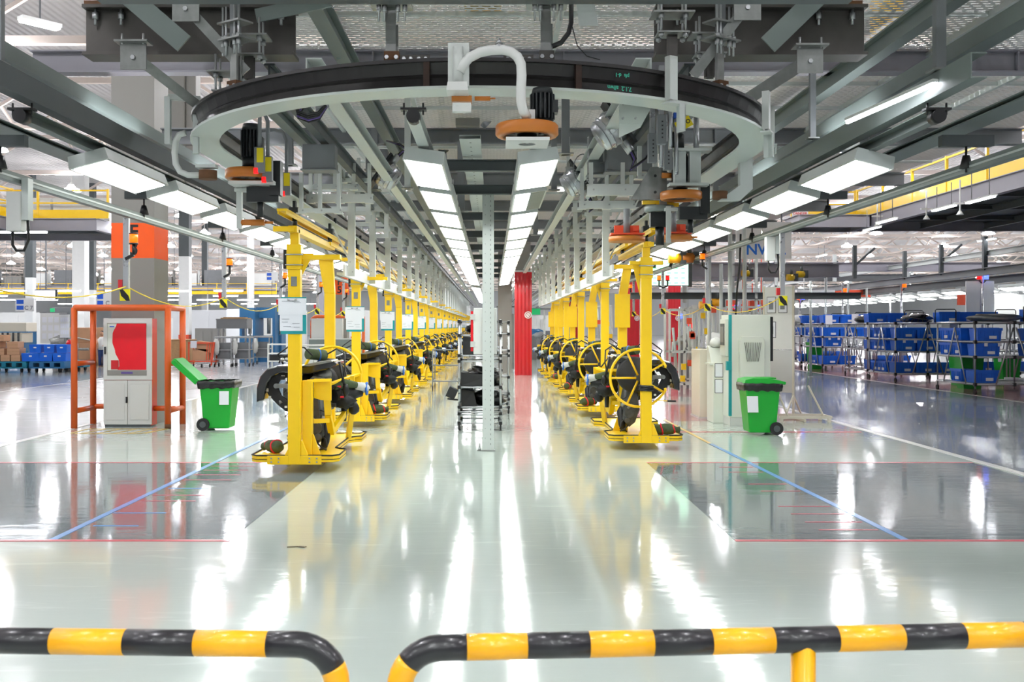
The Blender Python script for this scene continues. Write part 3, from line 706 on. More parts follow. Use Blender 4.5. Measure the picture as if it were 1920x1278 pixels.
# transversal hanger bars between outer beams and deck (dark boxes)
for px, py, d, w_, h_, lb in ((708, 300, 15.5, .34, .3, 'left of the left lamp row'), (722, 327, 17.5, .18, .3, 'beside the left speaker'), (1118, 292, 13.5, .22, .5, 'beside the right cable drum'), (1180, 292, 13.2, .62, .42, 'behind the ring opening on the right'), (600, 296, 12.5, .4, .3, 'behind the ring opening on the left'), (1075, 350, 18, .2, .3, 'next to the right inner lamps')):
    p = at(px, py, d); b = MB(); b.box(-w_/2, w_/2, -.12, .12, -h_/2, h_/2); b.box(-w_/2-.02, w_/2+.02, -.14, .14, -h_/2-.02, -h_/2)
    tag(b.build('motor_housing', 'steel_gray', loc=tuple(p), bevel=.01), 'dark grey housing '+lb, 'housing')
# tilted fan heads with plugs and cables
def fan(px, py, d, tilt, label, s_=1.0):
    t = thing('ventilation_head', label, 'fan', tuple(at(px, py, d)), 0)
    t.rotation_euler = (0, tilt, 0)
    b = MB(); b.lathe([(.11*s_, .16*s_), (.17*s_, .14*s_), (.2*s_, -.02*s_), (.205*s_, -.08*s_), (.19*s_, -.12*s_)], 28); 
    for q_ in (-.04, .04, .1): b.cyl((0, 0, q_*s_-.006), (0, 0, q_*s_+.006), (.212-.25*max(q_, 0))*s_, n=28)
    b.build('drum', 'aluminium', t)
    b = MB(); b.box(-.3*s_, .3*s_, -.2*s_, .2*s_, -.15*s_, -.12*s_); b.build('flange', 'motor_black', t)
    for k in range(3):
        b = MB(); b.cyl((-.2*s_, -.1+.1*k, -.06*s_), (-.34*s_, -.1+.1*k, -.06*s_), .03*s_, n=12); b.build('plug', 'zinc', t)
        b = MB(); b.tube([(-.34*s_, -.1+.1*k, -.06*s_), (-.44*s_, -.1+.1*k, -.04*s_), (-.5*s_, -.08+.1*k, .06*s_), (-.5*s_, -.06+.08*k, -.14*s_), (-.42*s_, 0, -.34*s_)], .012*s_, 6); b.build('cable', 'cable_purple' if k == 1 else 'hose', t)
    return t
fan(1142, 245, 11.5, -2.2, 'large tilted silver fan head with purple cables, right of the ring centre')
fan(1075, 342, 15.5, -2.2, 'smaller tilted silver fan head nearest the right inner lamps')
fan(728, 330, 15.5, 2.2, 'tilted silver fan head nearest the left inner lamps')
t = thing('cable_loop', 'bundle of dark cable loops hanging inside the left of the ring', 'cable', tuple(at(580, 200, 9.3)))
for k in range(5):
    b = MB(); b.tube([(-.14+.02*k, .02*k, .02), (-.12, .02*k, -.03-.015*k), (-.02, .02*k, -.07-.014*k), (.08, .02*k, -.05-.012*k), (.15, .02*k, .02)], .009, 6); b.build('cable', 'cable_purple' if k == 3 else 'hose', t)
b = MB(); b.cyl((.05, 0, .02), (.17, .03, .06), .03, n=10); b.cyl((.04, .06, 0), (.16, .09, .04), .03, n=10); b.build('plug', 'zinc', t)
b = MB(); b.tube([at(1071, 0, 7.3)-at(1071, 0, 7.3), at(1071, 42, 7.3)-at(1071, 0, 7.3), at(1066, 62, 7.3)-at(1071, 0, 7.3), at(1052, 80, 7.3)-at(1071, 0, 7.3), at(1035, 87, 7.3)-at(1071, 0, 7.3)], .018, 10)
b.tube([at(1073, 50, 7.3)-at(1071, 0, 7.3), at(1082, 85, 7.3)-at(1071, 0, 7.3), at(1100, 105, 7.3)-at(1071, 0, 7.3), at(1125, 112, 7.3)-at(1071, 0, 7.3)], .004, 6)
tag(b.build('power_cable', 'hose', loc=tuple(at(1071, 0, 7.3))), 'black cable curving down beside the right grey hanger', 'cable')
b = MB(); b.tube([Vector((.13*math.cos(a), 0, .2*math.sin(a))) for a in [2*math.pi*k/20 for k in range(20)]], .008, 6, closed=True)
tag(b.build('cable_coil', 'steel_gray', loc=tuple(at(1093, 316, 14))), 'thin grey cable ring right of the right lamp row', 'cable')
t = thing('bent_plate', 'tilted pale sheet metal plate near the top centre', 'plate', tuple(at(1100, 25, 9)))
b = MB(); b.bar((-.02, 0, .25), (-.02, 0, 0), .1, .05, up=(0, 1, 0)); b.prism([(-.1, .12), (.06, .12), (.1, -.12), (-.07, -.12)], 'y', -.04, -.03); b.build('plate', 'steel_pale', t)
# limit switches with yellow labels
for px, py, d, lb in ((487, 297, 9.2, 'nearest the black motor'), (502, 314, 9.3, 'second beside the black motor'), (537, 342, 10.2, 'right of the left amber wheel')):
    t = thing('limit_switch', 'grey switch case with yellow label and red tip, '+lb, 'switch', tuple(at(px, py, d)))
    b = MB(); b.box(-.045, .045, -.03, .03, -.13, .1); b.build('case', 'steel_gray', t, bevel=.006)
    b = MB(); b.box(-.02, .04, -.034, -.03, -.04, .09); b.build('label', 'label_yellow', t)
    b = MB(); b.cyl((-.03, -.02, -.14), (-.03, -.02, -.09), .022); b.build('red_tip', 'red_glow', t)
    b = MB(); b.tube([(0, 0, .1), (0, 0, .42), (-.03, 0, .5), (-.12, 0, .53), (-.3, .05, .53)], .018, 8); b.build('conduit', 'steel_gray', t)
for px, py, d, lb in ((1223, 260, 10.5, 'left'), (1252, 275, 10.8, 'middle'), (1240, 225, 10.3, 'upper')):
    t = thing('air_cylinder', 'vertical grey pneumatic unit hanging inside the right of the ring, '+lb+' one', 'cylinder', tuple(at(px, py, d)))
    b = MB(); b.box(-.045, .045, -.04, .04, -.25, .05); b.build('body', 'steel_gray', t, bevel=.005)
    b = MB(); b.cyl((.09, 0, -.3), (.09, 0, .35), .022, n=12); b.bar((0, 0, .05), (0, 0, .55), .05, .05); b.build('rod', 'aluminium', t)
    b = MB(); b.box(.06, .12, -.03, .03, .3, .36); b.build('blue_cap', 'sign_blue', t)
    b = MB()
    for k in range(5): b.box(-.004, .012, -.043, -.04, -.03-.04*k, -.015-.04*k)
    b.build('lettering', 'black', t)
p = at(1282, 232, 10.6); t = thing('warning_sign', 'small slanted yellow sign with black lettering inside the ring', 'sign', tuple(p)); t.rotation_euler = (0, -.5, 0)
b = MB(); b.box(-.085, .085, -.004, .004, -.055, .055); b.build('plate', 'label_yellow', t)
text('REVO', .06, (0, -.006, 0), 'black', t)
t = thing('lift_station', 'pale drive frame with dark motor hanging in the right of the ring', 'frame', tuple(at(1288, 280, 10.9)))
b = MB(); b.box(-.25, .25, -.1, .1, -.03, 0); b.box(-.2, .22, -.09, .09, -.4, -.37); b.box(.02, .14, -.05, .05, -.37, -.03); b.box(-.14, -.02, -.05, .05, -.37, -.03); b.build('frame', 'steel_pale', t)
b = MB(); b.cyl((-.13, 0, 0), (-.13, 0, .15), .1, n=20); b.cyl((-.13, 0, .15), (-.13, 0, .18), .1, .07, n=20); b.build('motor', 'motor_black', t)
b = MB(); b.cyl((.1, 0, 0), (.1, 0, .35), .03, n=12); b.build('column', 'aluminium', t)
t = thing('bearing_bracket', 'triangular grey side plate with two bolts on the right drive', 'plate', tuple(at(1220, 350, 11.2)))
b = MB(); b.prism([(-.22, -.14), (.1, -.14), (.1, .22), (0, .22)], 'y', 0, .02); b.box(.1, .18, 0, .06, -.2, .22); b.build('plate', 'cast_alloy', t)
b = MB(); b.cyl((.05, -.01, .12), (.05, 0, .12), .016); b.cyl((.05, -.01, -.06), (.05, 0, -.06), .016); b.build('bolt', 'black', t)
b = MB(); b.cyl((.12, -.03, .12), (.26, -.03, .12), .03); b.build('spring_guide', 'amber_tyre', t)
# big pale brackets on the ring flange
t = thing('corner_gusset', 'pale folded bracket with four bolts under the ring, right of centre', 'bracket', tuple(at(1182, 210, 8.0)))
b = MB(); b.box(-.09, .07, -.01, .0, -.09, .14); b.prism([(-.09, -.2), (.08, -.12), (.2, .1), (.2, .16), (-.09, .16)], 'y', 0, .02); b.build('plate', 'flange_pale', t)
b = MB()
for x in (-.06, .04):
    for z in (-.05, .06): b.cyl((x, -.02, z), (x, -.01, z), .01, n=6)
b.build('bolt', 'zinc', t)
# white junction boxes and lamp fittings on the right beam
b = MB(); b.box(-.16, .16, -.1, .1, -.1, .1); tag(b.build('control_box', 'white_paint', loc=tuple(at(1585, 270, 13.5)), bevel=.01), 'white box on top of the outer right beam', 'box')
t = thing('tube_lamp', 'slim bright tube lamp just above the outer right beam', 'lamp', tuple(at(1700, 186, 9.7)))
b = MB(); b.bar((-.22, 1.0, -.02), (.06, -.5, .03), .03, .03); b.build('tube', 'lamp_tube', t)
b = MB(); b.bar((-.22, 1.0, .01), (.06, -.5, .06), .06, .03); b.build('housing', 'white_paint', t)

for i, (x0_, x1_, py, dd, hh) in enumerate(((575, 700, 372, 14.5, .12), (588, 668, 350, 15, .07), (560, 640, 395, 13.5, .06), (1100, 1235, 356, 13, .14), (1085, 1190, 384, 14, .1), (1195, 1262, 330, 11.8, .06), (1060, 1150, 318, 15.5, .08), (640, 705, 338, 16, .06))):
    A = at(x0_, py, dd); B = at(x1_, py, dd); t = thing('cross_beam', f'pale horizontal cross arm in the tangle under the ring, {nth(i)} of eight', 'beam', tuple(A))
    m_ = MB(); m_.channel((0, 0, 0), B-A, .1, hh, .01); m_.build('arm', 'steel_pale' if i % 2 else 'hanger_white', t)
    for q_ in (.06, .5, .94): m_ = MB(); u = (B-A)*q_; m_.bar(u, u+Z3*(.35 if i % 2 else .5), .05, .05); m_.box(u.x-.06, u.x+.06, u.y-.06, u.y+.06, -hh/2-.012, -hh/2); m_.build('drop_bar', 'hanger_white', t)
    m_ = MB()
    for q_ in (.06, .5, .94): u = (B-A)*q_; m_.cyl(u+Vector((.03, -.06, 0)), u+Vector((.03, -.05, 0)), .012, n=6)
    m_.build('bolt', 'zinc', t)
for s_, lb in ((-1, 'left'), (1, 'right')):  # added uplights, tucked behind the beams to brighten the mesh deck
    for k in range(7):
        t = thing('tube_lamp', f'added uplight tube hidden on top of the outer {lb} beam, {nth(k)} from the front', 'lamp', (X0+s_*4.35, 11.5+4.2*k, 4.372), 0, 'added uplights on the outer beams')
        b = MB(); b.box(-.06, .06, 0, 1.8, -.04, -.01); b.build('housing', 'white_paint', t); b = MB(); b.cyl((0, .04, .01), (0, 1.76, .01), .022, n=10); b.build('tube', 'added_uplight', t)
# ---------------- luminaires over the line
def fixture(label):
    t = thing('line_lamp', label, 'lamp', (0, 0, 0), 0, 'box lamps over the line')
    b = MB(); b.frus(-.225, .225, 0, 2.06, 0, .14, .015); b.build('housing', 'steel_pale', t)
    b = MB(); b.box(-.19, .19, .06, 2.0, -.006, .001); b.build('diffuser', 'lamp_on', t)
    b = MB(); b.bar((-.212, 0, .0), (-.212, 2.06, .0), .014, .02); b.bar((.212, 0, .0), (.212, 2.06, .0), .014, .02); b.build('rim', 'white_paint', t)
    b = MB(); b.box(-.05, .05, .4, .5, .14, .19); b.box(-.05, .05, 1.5, 1.6, .14, .19); b.build('hanger', 'steel_dark', t)
    return t
fx0 = fixture('x'); first = True
for s_, row, roll in ((-1, 'inner left', .14), (1, 'inner right', -.14), (-1, 'outer left', -.26), (1, 'outer right', .26)):
    xx = X0+s_*(.62 if 'inner' in row else 4.3); n_ = 13 if 'inner' in row else 16
    for k in range(n_):
        lb = f'bright box lamp in the {row} row, {nth(k)} from the front'
        y = 10.83+2.48*k if 'inner' in row else 11.1+2.5*k
        if row == 'inner right' and k == 1:
            t = thing('line_lamp', lb+', half of it unlit', 'lamp', (xx, y, 3.76), 0, 'box lamps over the line'); t.rotation_euler = (0, roll, 0)
            b = MB(); b.frus(-.225, .225, 0, 2.06, 0, .14, .015); b.build('housing', 'steel_pale', t)
            b = MB(); b.box(-.19, .0, .06, 2.0, -.006, .001); b.build('diffuser', 'lamp_on', t)
            b = MB(); b.box(.005, .2, .06, 2.0, -.004, .001); b.build('blank_panel', 'steel_green', t)
            continue
        if first: o = fx0; fx0['label'] = lb; first = False
        else: o = copy_tree(fx0, lb)
        o.location = (xx, y, 3.76 if 'inner' in row else 3.78); o.rotation_euler = (0, roll, 0)
for k in range(12):
    o = copy_tree(fx0, f'bright box lamp of the far inner left row, {nth(k)} of its group', (X0-.62+.0, 46+2.48*k, 3.76)); o.rotation_euler = (0, .14, 0)
for y in (-9, -5, -1):
    for s_ in (-1, 1):
        for q_ in (.9, 3.2):
            copy_tree(fx0, f'box lamp over the floor before the rails, at {q_+y*0:.1f} m {"left" if s_ < 0 else "right"}, row {int((y+9)/4)+1}', (s_*q_, y, 4.2))

# ---------------- rail hangers, guide strips
def c_hanger(s_, label):
    t = thing('guide_hanger', label, 'hanger', (0, 0, 0), 0, 'white guide hangers, '+('left' if s_ < 0 else 'right')+' side')
    b = MB(s_); b.channel((0, 0, 2.86), (0, 0, 4.6), .12, .1, .012, up=(0, 1, 0)); b.build('upright', 'hanger_white', t)
    b = MB(s_); b.bar((-.35, 0, 4.35), (1.0, 0, 4.35), .09, .1); b.bar((-.1, .05, 4.2), (-.1, .05, 4.55), .08, .06); b.build('top_arm', 'steel_pale', t)
    b = MB(s_); b.bar((.05, .02, 3.15), (.62, .02, 4.3), .025, .07, up=(0, 1, 0)); b.build('diagonal', 'hanger_white', t)
    b = MB(s_); b.bar((-.28, .02, 3.78), (-.28, .02, 4.5), .09, .07); b.box(-.36, -.2, -.03, .07, 4.5, 4.53); b.box(-.36, .1, -.02, .06, 3.9, 3.96); b.build('drop_plate', 'steel_pale', t)
    b = MB(s_); b.cyl((-.02, -.055, 2.93), (-.02, -.045, 2.93), .012, n=6); b.cyl((.02, -.055, 3.1), (.02, -.045, 3.1), .012, n=6); b.build('bolt', 'zinc', t)
    return t
for s_, xx, y0, nn in ((-1, -2.40, 17.3, 26), (1, 1.95, 17.4, 9)):
    h = None
    for k in range(nn):
        lb = f'white guide hanger on the {"left" if s_ < 0 else "right"} leg, {nth(k)} from the front'
        if h is None: h = c_hanger(s_, lb); o = h
        else: o = copy_tree(h, lb)
        o.location = (xx, y0+3.0*k, 0)
    t = thing('guide_strip', ('left' if s_ < 0 else 'right')+' white guide strip joining the hanger feet', 'strip', (xx+s_*.09, y0-.3, 2.86))
    b = MB(); b.bar((0, 0, .09), (0, 3*nn, .09), .03, .2); b.build('strip', 'white_paint', t)
    b = MB(); b.bar((s_*.07, 0, .03), (s_*.07, 3*nn, .03), .1, .04); b.build('ledge', 'hanger_white', t)
    long_beam(xx+s_*.25, 3.35, .05, .06, y0-.8, y0+3*nn, 'yellow', 'thin yellow rail beside the '+('left' if s_ < 0 else 'right')+' guide strip', 'box', name='guide_rail')
    # panel skirts far down the line
for k in range(12):
    b = MB(); b.box(-.02, .02, 0, 4.9, 0, 1.35)
    tag(b.build('skirt_sheet', 'hanger_white', loc=(-2.44, 52+5*k, 2.95)), f'pale skirt panel far down the left line, {nth(k)} of the run', 'panel', 'skirt panels')
# ---------------- ducts with hanging pull-cord posts
for s_, xx, lb in ((-1, -5.0, 'left'), (1, 4.82, 'right')):
    t = thing('cable_duct', 'long grey-green cable duct outside the '+lb+' lamp row', 'duct', (xx, 7.0, 3.55 if s_ < 0 else 3.6))
    b = MB(); b.box(-.045, .045, 0, 60, -.05, .05); b.build('duct', 'steel_green', t)
    b = MB(); b.box(-.052, .052, 0, 60, -.01, .01); b.build('seam', 'steel_pale', t)
    for k in range(7):
        y = 10.2+4.2*k; t = thing('duct_bracket', f'dark stub bracket joining duct and lamp row on the {lb}, {nth(k)} from the front', 'bracket', (xx-s_*.05, y, 3.85), group='duct brackets on the '+lb)
        b = MB(); b.box(-.26, .26, -.05, .05, -.04, .07); b.build('arm', 'steel_dark', t)
        b = MB(); b.cyl((0, 0, -.3), (0, 0, -.04), .012, n=8); b.cyl((0, 0, -.26), (0, 0, -.13), .07, .035, n=8); b.build('clamp', 'black', t)
def pull_post(x, y, z, label, lamps, s_=1, zb=2.5):
    t = thing('signal_post', label, 'post', (x, y, 0), 0)
    b = MB(); b.bar((0, 0, zb+.02), (0, 0, z), .075, .06); b.build('post', 'aluminium', t)
    b = MB(); b.box(-.07, .07, -.06, -.05, zb-.15, zb+.01); hz = b.build('hazard_plate', 'hazard_yellow', t)
    b = MB(); b.prism([(-.07, zb+.0), (-.03, zb+.01), (.05, zb-.08), (.07, zb-.15), (.02, zb-.15), (-.05, zb-.08)], 'y', -.064, -.06); b.build('black_stripe', 'black', hz)
    b = MB(); b.box(-.1, -.045, -.04, .02, zb+.02, zb+.14); b.build('pull_switch', 'red_paint', t)
    for dx, col, z0 in lamps:
        b = MB(); b.cyl((dx, -.03, z0-.2), (dx, -.03, z0-.05), .022, n=8); b.cyl((dx, -.03, z0-.06), (dx, -.03, z0-.04), .06, n=14); b.bar((dx, -.03, z0-.2), (0, -.03, z0-.26), .04, .04); b.build('lamp_stem', 'black', t)
        b = MB(); b.cyl((dx, -.03, z0-.04), (dx, -.03, z0+.08), .055, n=16); b.build('signal_lamp', col, t)
        b = MB(); b.cyl((dx, -.03, z0+.08), (dx, -.03, z0+.095), .06, n=16); b.build('lamp_cap', 'black', t)
    return t
for k in range(5):
    y = 13.85+5.05*k
    pull_post(-5.0, y, 3.48, f'hanging aluminium post with amber lamp and hazard plate, left duct, {nth(k)} from the front', [(.11, 'amber_glow', 3.18)])
for k in range(4):
    y = 16.85+5.9*k
    pull_post(4.82, y, 3.56, f'hanging aluminium post with hazard plate, right duct, {nth(k)} from the front', [] if k == 0 else [(-.11, 'amber_glow', 3.55 if k == 1 else 3.35)]+([(.13, 'red_glow', 3.35)] if k == 2 else []))
for s_, xx, y0, st, nn, z in ((-1, -5.0, 8.8, 5.05, 6, 2.55), (1, 4.82, 16.85, 5.9, 4, 2.5)):
    for k in range(nn-1):
        a = Vector((xx, y0+st*k, z)); c = Vector((xx, y0+st*(k+1), z)); pts = [a.lerp(c, j/10)-Z3*(.22*(1-(j/5-1)**2)) for j in range(11)]
        b = MB(); b.tube([p_-a for p_ in pts], .008, 6)
        tag(b.build('pull_cord', 'rope', loc=tuple(a)), f'yellow pull cord sagging between posts, {"left" if s_ < 0 else "right"} duct, {nth(k)} span', 'cord', 'pull cords')
# pendant boxes with cable loops
for x, y, z, lb in ((at(36, 395, 10.7).x, 10.7, 3.22, 'at the far left over the aisle'), (at(1447, 465, 17.5).x, 17.5, 3.35, 'over the white machine')):
    t = thing('pendant_box', 'white equipment box with black cable loop '+lb, 'box', (x, y, z))
    b = MB(); b.box(-.11, .05, -.07, .07, -.22, .2); b.build('case', 'white_paint', t, bevel=.012)
    b = MB(); b.box(.05, .12, -.06, .06, -.1, .34); b.build('mount', 'steel_pale', t)
    b = MB(); b.tube([(.1, -.02, -.1), (.11, -.02, -.3), (.06, -.02, -.42), (-.02, -.02, -.42), (-.06, -.02, -.36), (-.06, -.02, -.22)], .016, 8); b.build('cable', 'hose', t)
# ================================================================ yellow carriers
def tray_outline(g=0):
    P = [(-.52, 0), (.52, 0), (.6, .09), (.6, .72), (.5, .8), (.42, .92), (.42, 2.28), (.5, 2.4), (.6, 2.48), (.6, 3.08), (.52, 3.18), (-.52, 3.18), (-.6, 3.08), (-.6, 2.48), (-.5, 2.4), (-.42, 2.28), (-.42, .92), (-.5, .8), (-.6, .72), (-.6, .09)]
    return [(x*(1+g), y) for x, y in P]
def carrier(left, label, group):
    t = thing('yellow_carrier', label, 'carrier', (0, 0, 0), 0, group)
    o = tray_outline()
    b = MB(); b.prism([(x, y-.02) for x, y in o], 'z', .15, .235); b.build('tray', 'yellow', t, bevel=.006)
    b = MB(); b.tube([(x, y-.02, .243) for x, y in o], .011, 6, closed=True); b.tube([(x*1.003, y-.022, .188) for x, y in o], .005, 4, closed=True); b.build('rubber_edge', 'rubber', t)
    for y in (-.045, 3.17):
        b = MB(); b.box(-.37, .37, y, y+.03, .12, .24); b.build('end_plate', 'yellow', t, bevel=.004)
        b = MB()
        for x in (-.31, -.21, .21, .31):
            for z in (.155, .205): b.cyl((x, y-.012, z), (x, y, z), .013, n=6)
        if y < 0: b.build('bolts', 'zinc', t)
    # front post with gussets
    b = MB(); b.box(-.085, .085, -.05, .09, .12, 3.0); b.prism([(.085, .12), (.24, .12), (.11, .45), (.085, .45)], 'y', -.03, .0); b.prism([(-.085, .12), (-.2, .12), (-.085, .34)], 'y', -.03, .0)
    b.build('front_post', 'yellow', t, bevel=.008)
    b = MB(); b.box(-.1, .1, -.07, .11, 2.78, 3.12); b.box(-.06, .06, -.03, .07, 3.12, 3.33); b.prism([(.1, 2.7), (.26, 3.0), (.1, 3.0)] if left else [(-.1, 2.5), (-.22, 3.0), (-.1, 3.0)], 'y', 0, .02); b.build('head_sleeve', 'yellow', t, bevel=.006)
    b = MB()
    for z in (2.84, 2.98): b.tube([(-.1, .12, z), (-.115, -.06, z), (-.1, -.082, z), (.1, -.082, z), (.115, -.06, z), (.1, .12, z)], .009, 6)
    b.build('u_bolt', 'zinc', t)
    if left:
        b = MB(); b.box(-.15, -.11, -.03, .05, 2.79, 3.05); b.build('data_tag', 'black', t, bevel=.004)
    # rear post: bends over at the top
    bend = -1 if left else 1
    b = MB(); b.hexa([(-.085, 2.95, .2), (.085, 2.95, .2), (.085, 3.07, .2), (-.085, 3.07, .2), (-.085, 2.95, 2.55), (.085, 2.95, 2.55), (.085, 3.07, 2.55), (-.085, 3.07, 2.55)])
    b.hexa([(-.085, 2.95, 2.55), (.085, 2.95, 2.55), (.085, 3.07, 2.55), (-.085, 3.07, 2.55), (-.085+.1*bend, 2.95, 3.12), (.115+.06*bend, 2.95, 3.12), (.115+.06*bend, 3.07, 3.12), (-.085+.1*bend, 3.07, 3.12)])
    b.build('rear_post', 'yellow', t, bevel=.008)
    b = MB(); b.box(-.42, .2, 2.9, 3.0, 3.1, 3.18) if left else b.box(-.2, .36, 2.9, 3.0, 3.1, 3.18)
    b.build('cross_arm', 'yellow', t, bevel=.004)
    b = MB(); b.box(-.27, .27 if not left else .2, -.04, .06, 3.0, 3.06) if not left else b.box(.06, .62, -.01, .07, 2.92, 2.985); b.build('front_arm', 'yellow', t, bevel=.004)
    # top beam and friction bar
    b = MB(); b.bar((0, -.15, 3.32), (0, 3.15, 3.32), .12, .09); b.bar((-.26 if left else .0, -.13, 3.32), (.02 if left else .1, -.13, 3.32), .09, .07); b.build('top_beam', 'yellow', t, bevel=.004)
    b = MB(); b.bar((0, -.85, 3.5), (0, 4.3, 3.5), .13, .03); b.bar((.05, -.85, 3.47), (.05, 4.3, 3.47), .012, .05); b.bar((-.05, -.85, 3.47), (-.05, 4.3, 3.47), .012, .05); b.build('friction_bar', 'yellow', t)
    for y in (0, 3.0):
        b = MB(); b.cyl((0, y, 3.36), (0, y, 3.5), .035, n=10); b.box(-.06, .06, y-.09, y+.09, 3.52, 3.62); b.box(-.02, .02, y-.05, y+.05, 3.6, 3.74)
        for x in (-.09, .09): b.cyl((x-.02, y, 3.76), (x+.02, y, 3.76), .045, n=14)
        b.build('trolley', 'motor_black', t)
    # cradle that carries the power unit
    k = 1 if left else -1; yo = 0 if left else .75; xo = 0 if left else .1
    b = MB(k); b.box(.09+xo, .22+xo, .06+yo, .2+yo, .235, 1.26); b.prism([(.22+xo, .235), (.34+xo, .235), (.24+xo, .52), (.22+xo, .52)], 'y', .1+yo, .12+yo); b.build('cradle_post', 'yellow', t, bevel=.006)
    b = MB(k); b.prism([(.2+xo, 1.0), (.2+xo, 1.27), (.44+xo, 1.27), (.44+xo, .96), (.3+xo, .97)], 'y', .35+yo, .41+yo); b.bar((.16+xo, .15+yo, 1.25), (.42+xo, .4+yo, 1.25), .08, .04); b.build('cradle_bracket', 'yellow', t, bevel=.004)
    b = MB(k)
    pts = [(.38, .38+yo, 1.0), (.39, .42+yo, .76), (.42, .55+yo, .5), (.56, 1.6+yo*.4, .84), (.56, 1.66+yo*.4, 1.24)]
    for p_, q_ in zip(pts[:-1], pts[1:]): b.bar(p_, q_, .09, .06, up=(1, 0, 0) if abs(Vector(q_).z-Vector(p_).z) > .3 else None)
    b.bar((.2, .3+yo, .68), (.4, .42+yo, .68), .06, .06); b.build('cradle_arm', 'yellow', t)
    b = MB(k); b.box(.5, .66, 1.9, 1.95, .95, 1.27); b.bar((.2, 1.4, 1.12), (.6, 1.9, 1.25), .09, .035); b.bar((.42, 2.2, .23), (.55, 1.95, .98), .08, .06); b.build('rear_bracket', 'yellow', t, bevel=.004)
    # big hand wheel
    if left: wy, wx, wz, r, a0, a1 = 2.2, .17, 1.22, .46, -60, 285
    else: wy, wx, wz, r, a0, a1 = .17, -.09, 1.16, .47, 33, 327
    b = MB(); ringp = arc((wx, wy, wz), r, a0, a1, 40)
    b.tube(ringp+([ringp[-1].lerp(Vector((wx+r*.98, wy, wz-.06)), 0)] if left else []), .023, 10)
    if not left:
        b.tube([ringp[0], ringp[0]+Vector((.04, 0, -.06)), ringp[0]+Vector((.03, 0, -.09))], .023, 8); b.tube([ringp[-1], ringp[-1]+Vector((.04, 0, .06)), ringp[-1]+Vector((.03, 0, .09))], .023, 8)
    b.build('wheel_rim', 'yellow', t)
    for a in ((115, 180, 245, 30, -30) if not left else (0, 90, 180, 40)):
        b = MB(); c = Vector((wx, wy, wz)); a_ = math.radians(a); b.tube([c, c+Vector((math.cos(a_)*r, 0, math.sin(a_)*r))], .018, 8); b.build('wheel_spoke', 'yellow', t)
    b = MB(); b.cyl((wx, wy-.03, wz), (wx, wy+.2, wz), .05, n=16); b.build('wheel_hub', 'raw_steel', t)
    if not left:
        b = MB(); b.box(-.16, .13, 2.86, 2.88, 1.98, 2.62); b.build('back_plate', 'yellow', t, bevel=.003)
        b = MB()
        for z in (.98, 1.01, 1.04): b.tube([(-.1, -.065, z), (.1, -.065, z-.01), (.1, .1, z), (-.1, .1, z), (-.1, -.065, z)], .02, 6)
        b.build('black_strap', 'bag_black', t)
        b = MB(); b.cyl((.2, .1, .8), (.38, .1, .79), .008, n=8); b.build('lever', 'yellow', t)
        b = MB(); b.cyl((.36, .1, .79), (.5, .1, .785), .016, n=10); b.build('lever_grip', 'black', t)
        b = MB(); b.cyl((-.27, .9, 1.3), (-.27, .9, 1.62), .008, n=6); b.blob((-.27, .9, 1.63), .02, .02, .02, 0, seg=8); b.build('rod', 'black', t)
    else:
        b = MB(); b.box(-.04, .04, -.056, -.052, 2.55, 2.68); b.build('plate_label', 'cast_alloy', t)
    return t

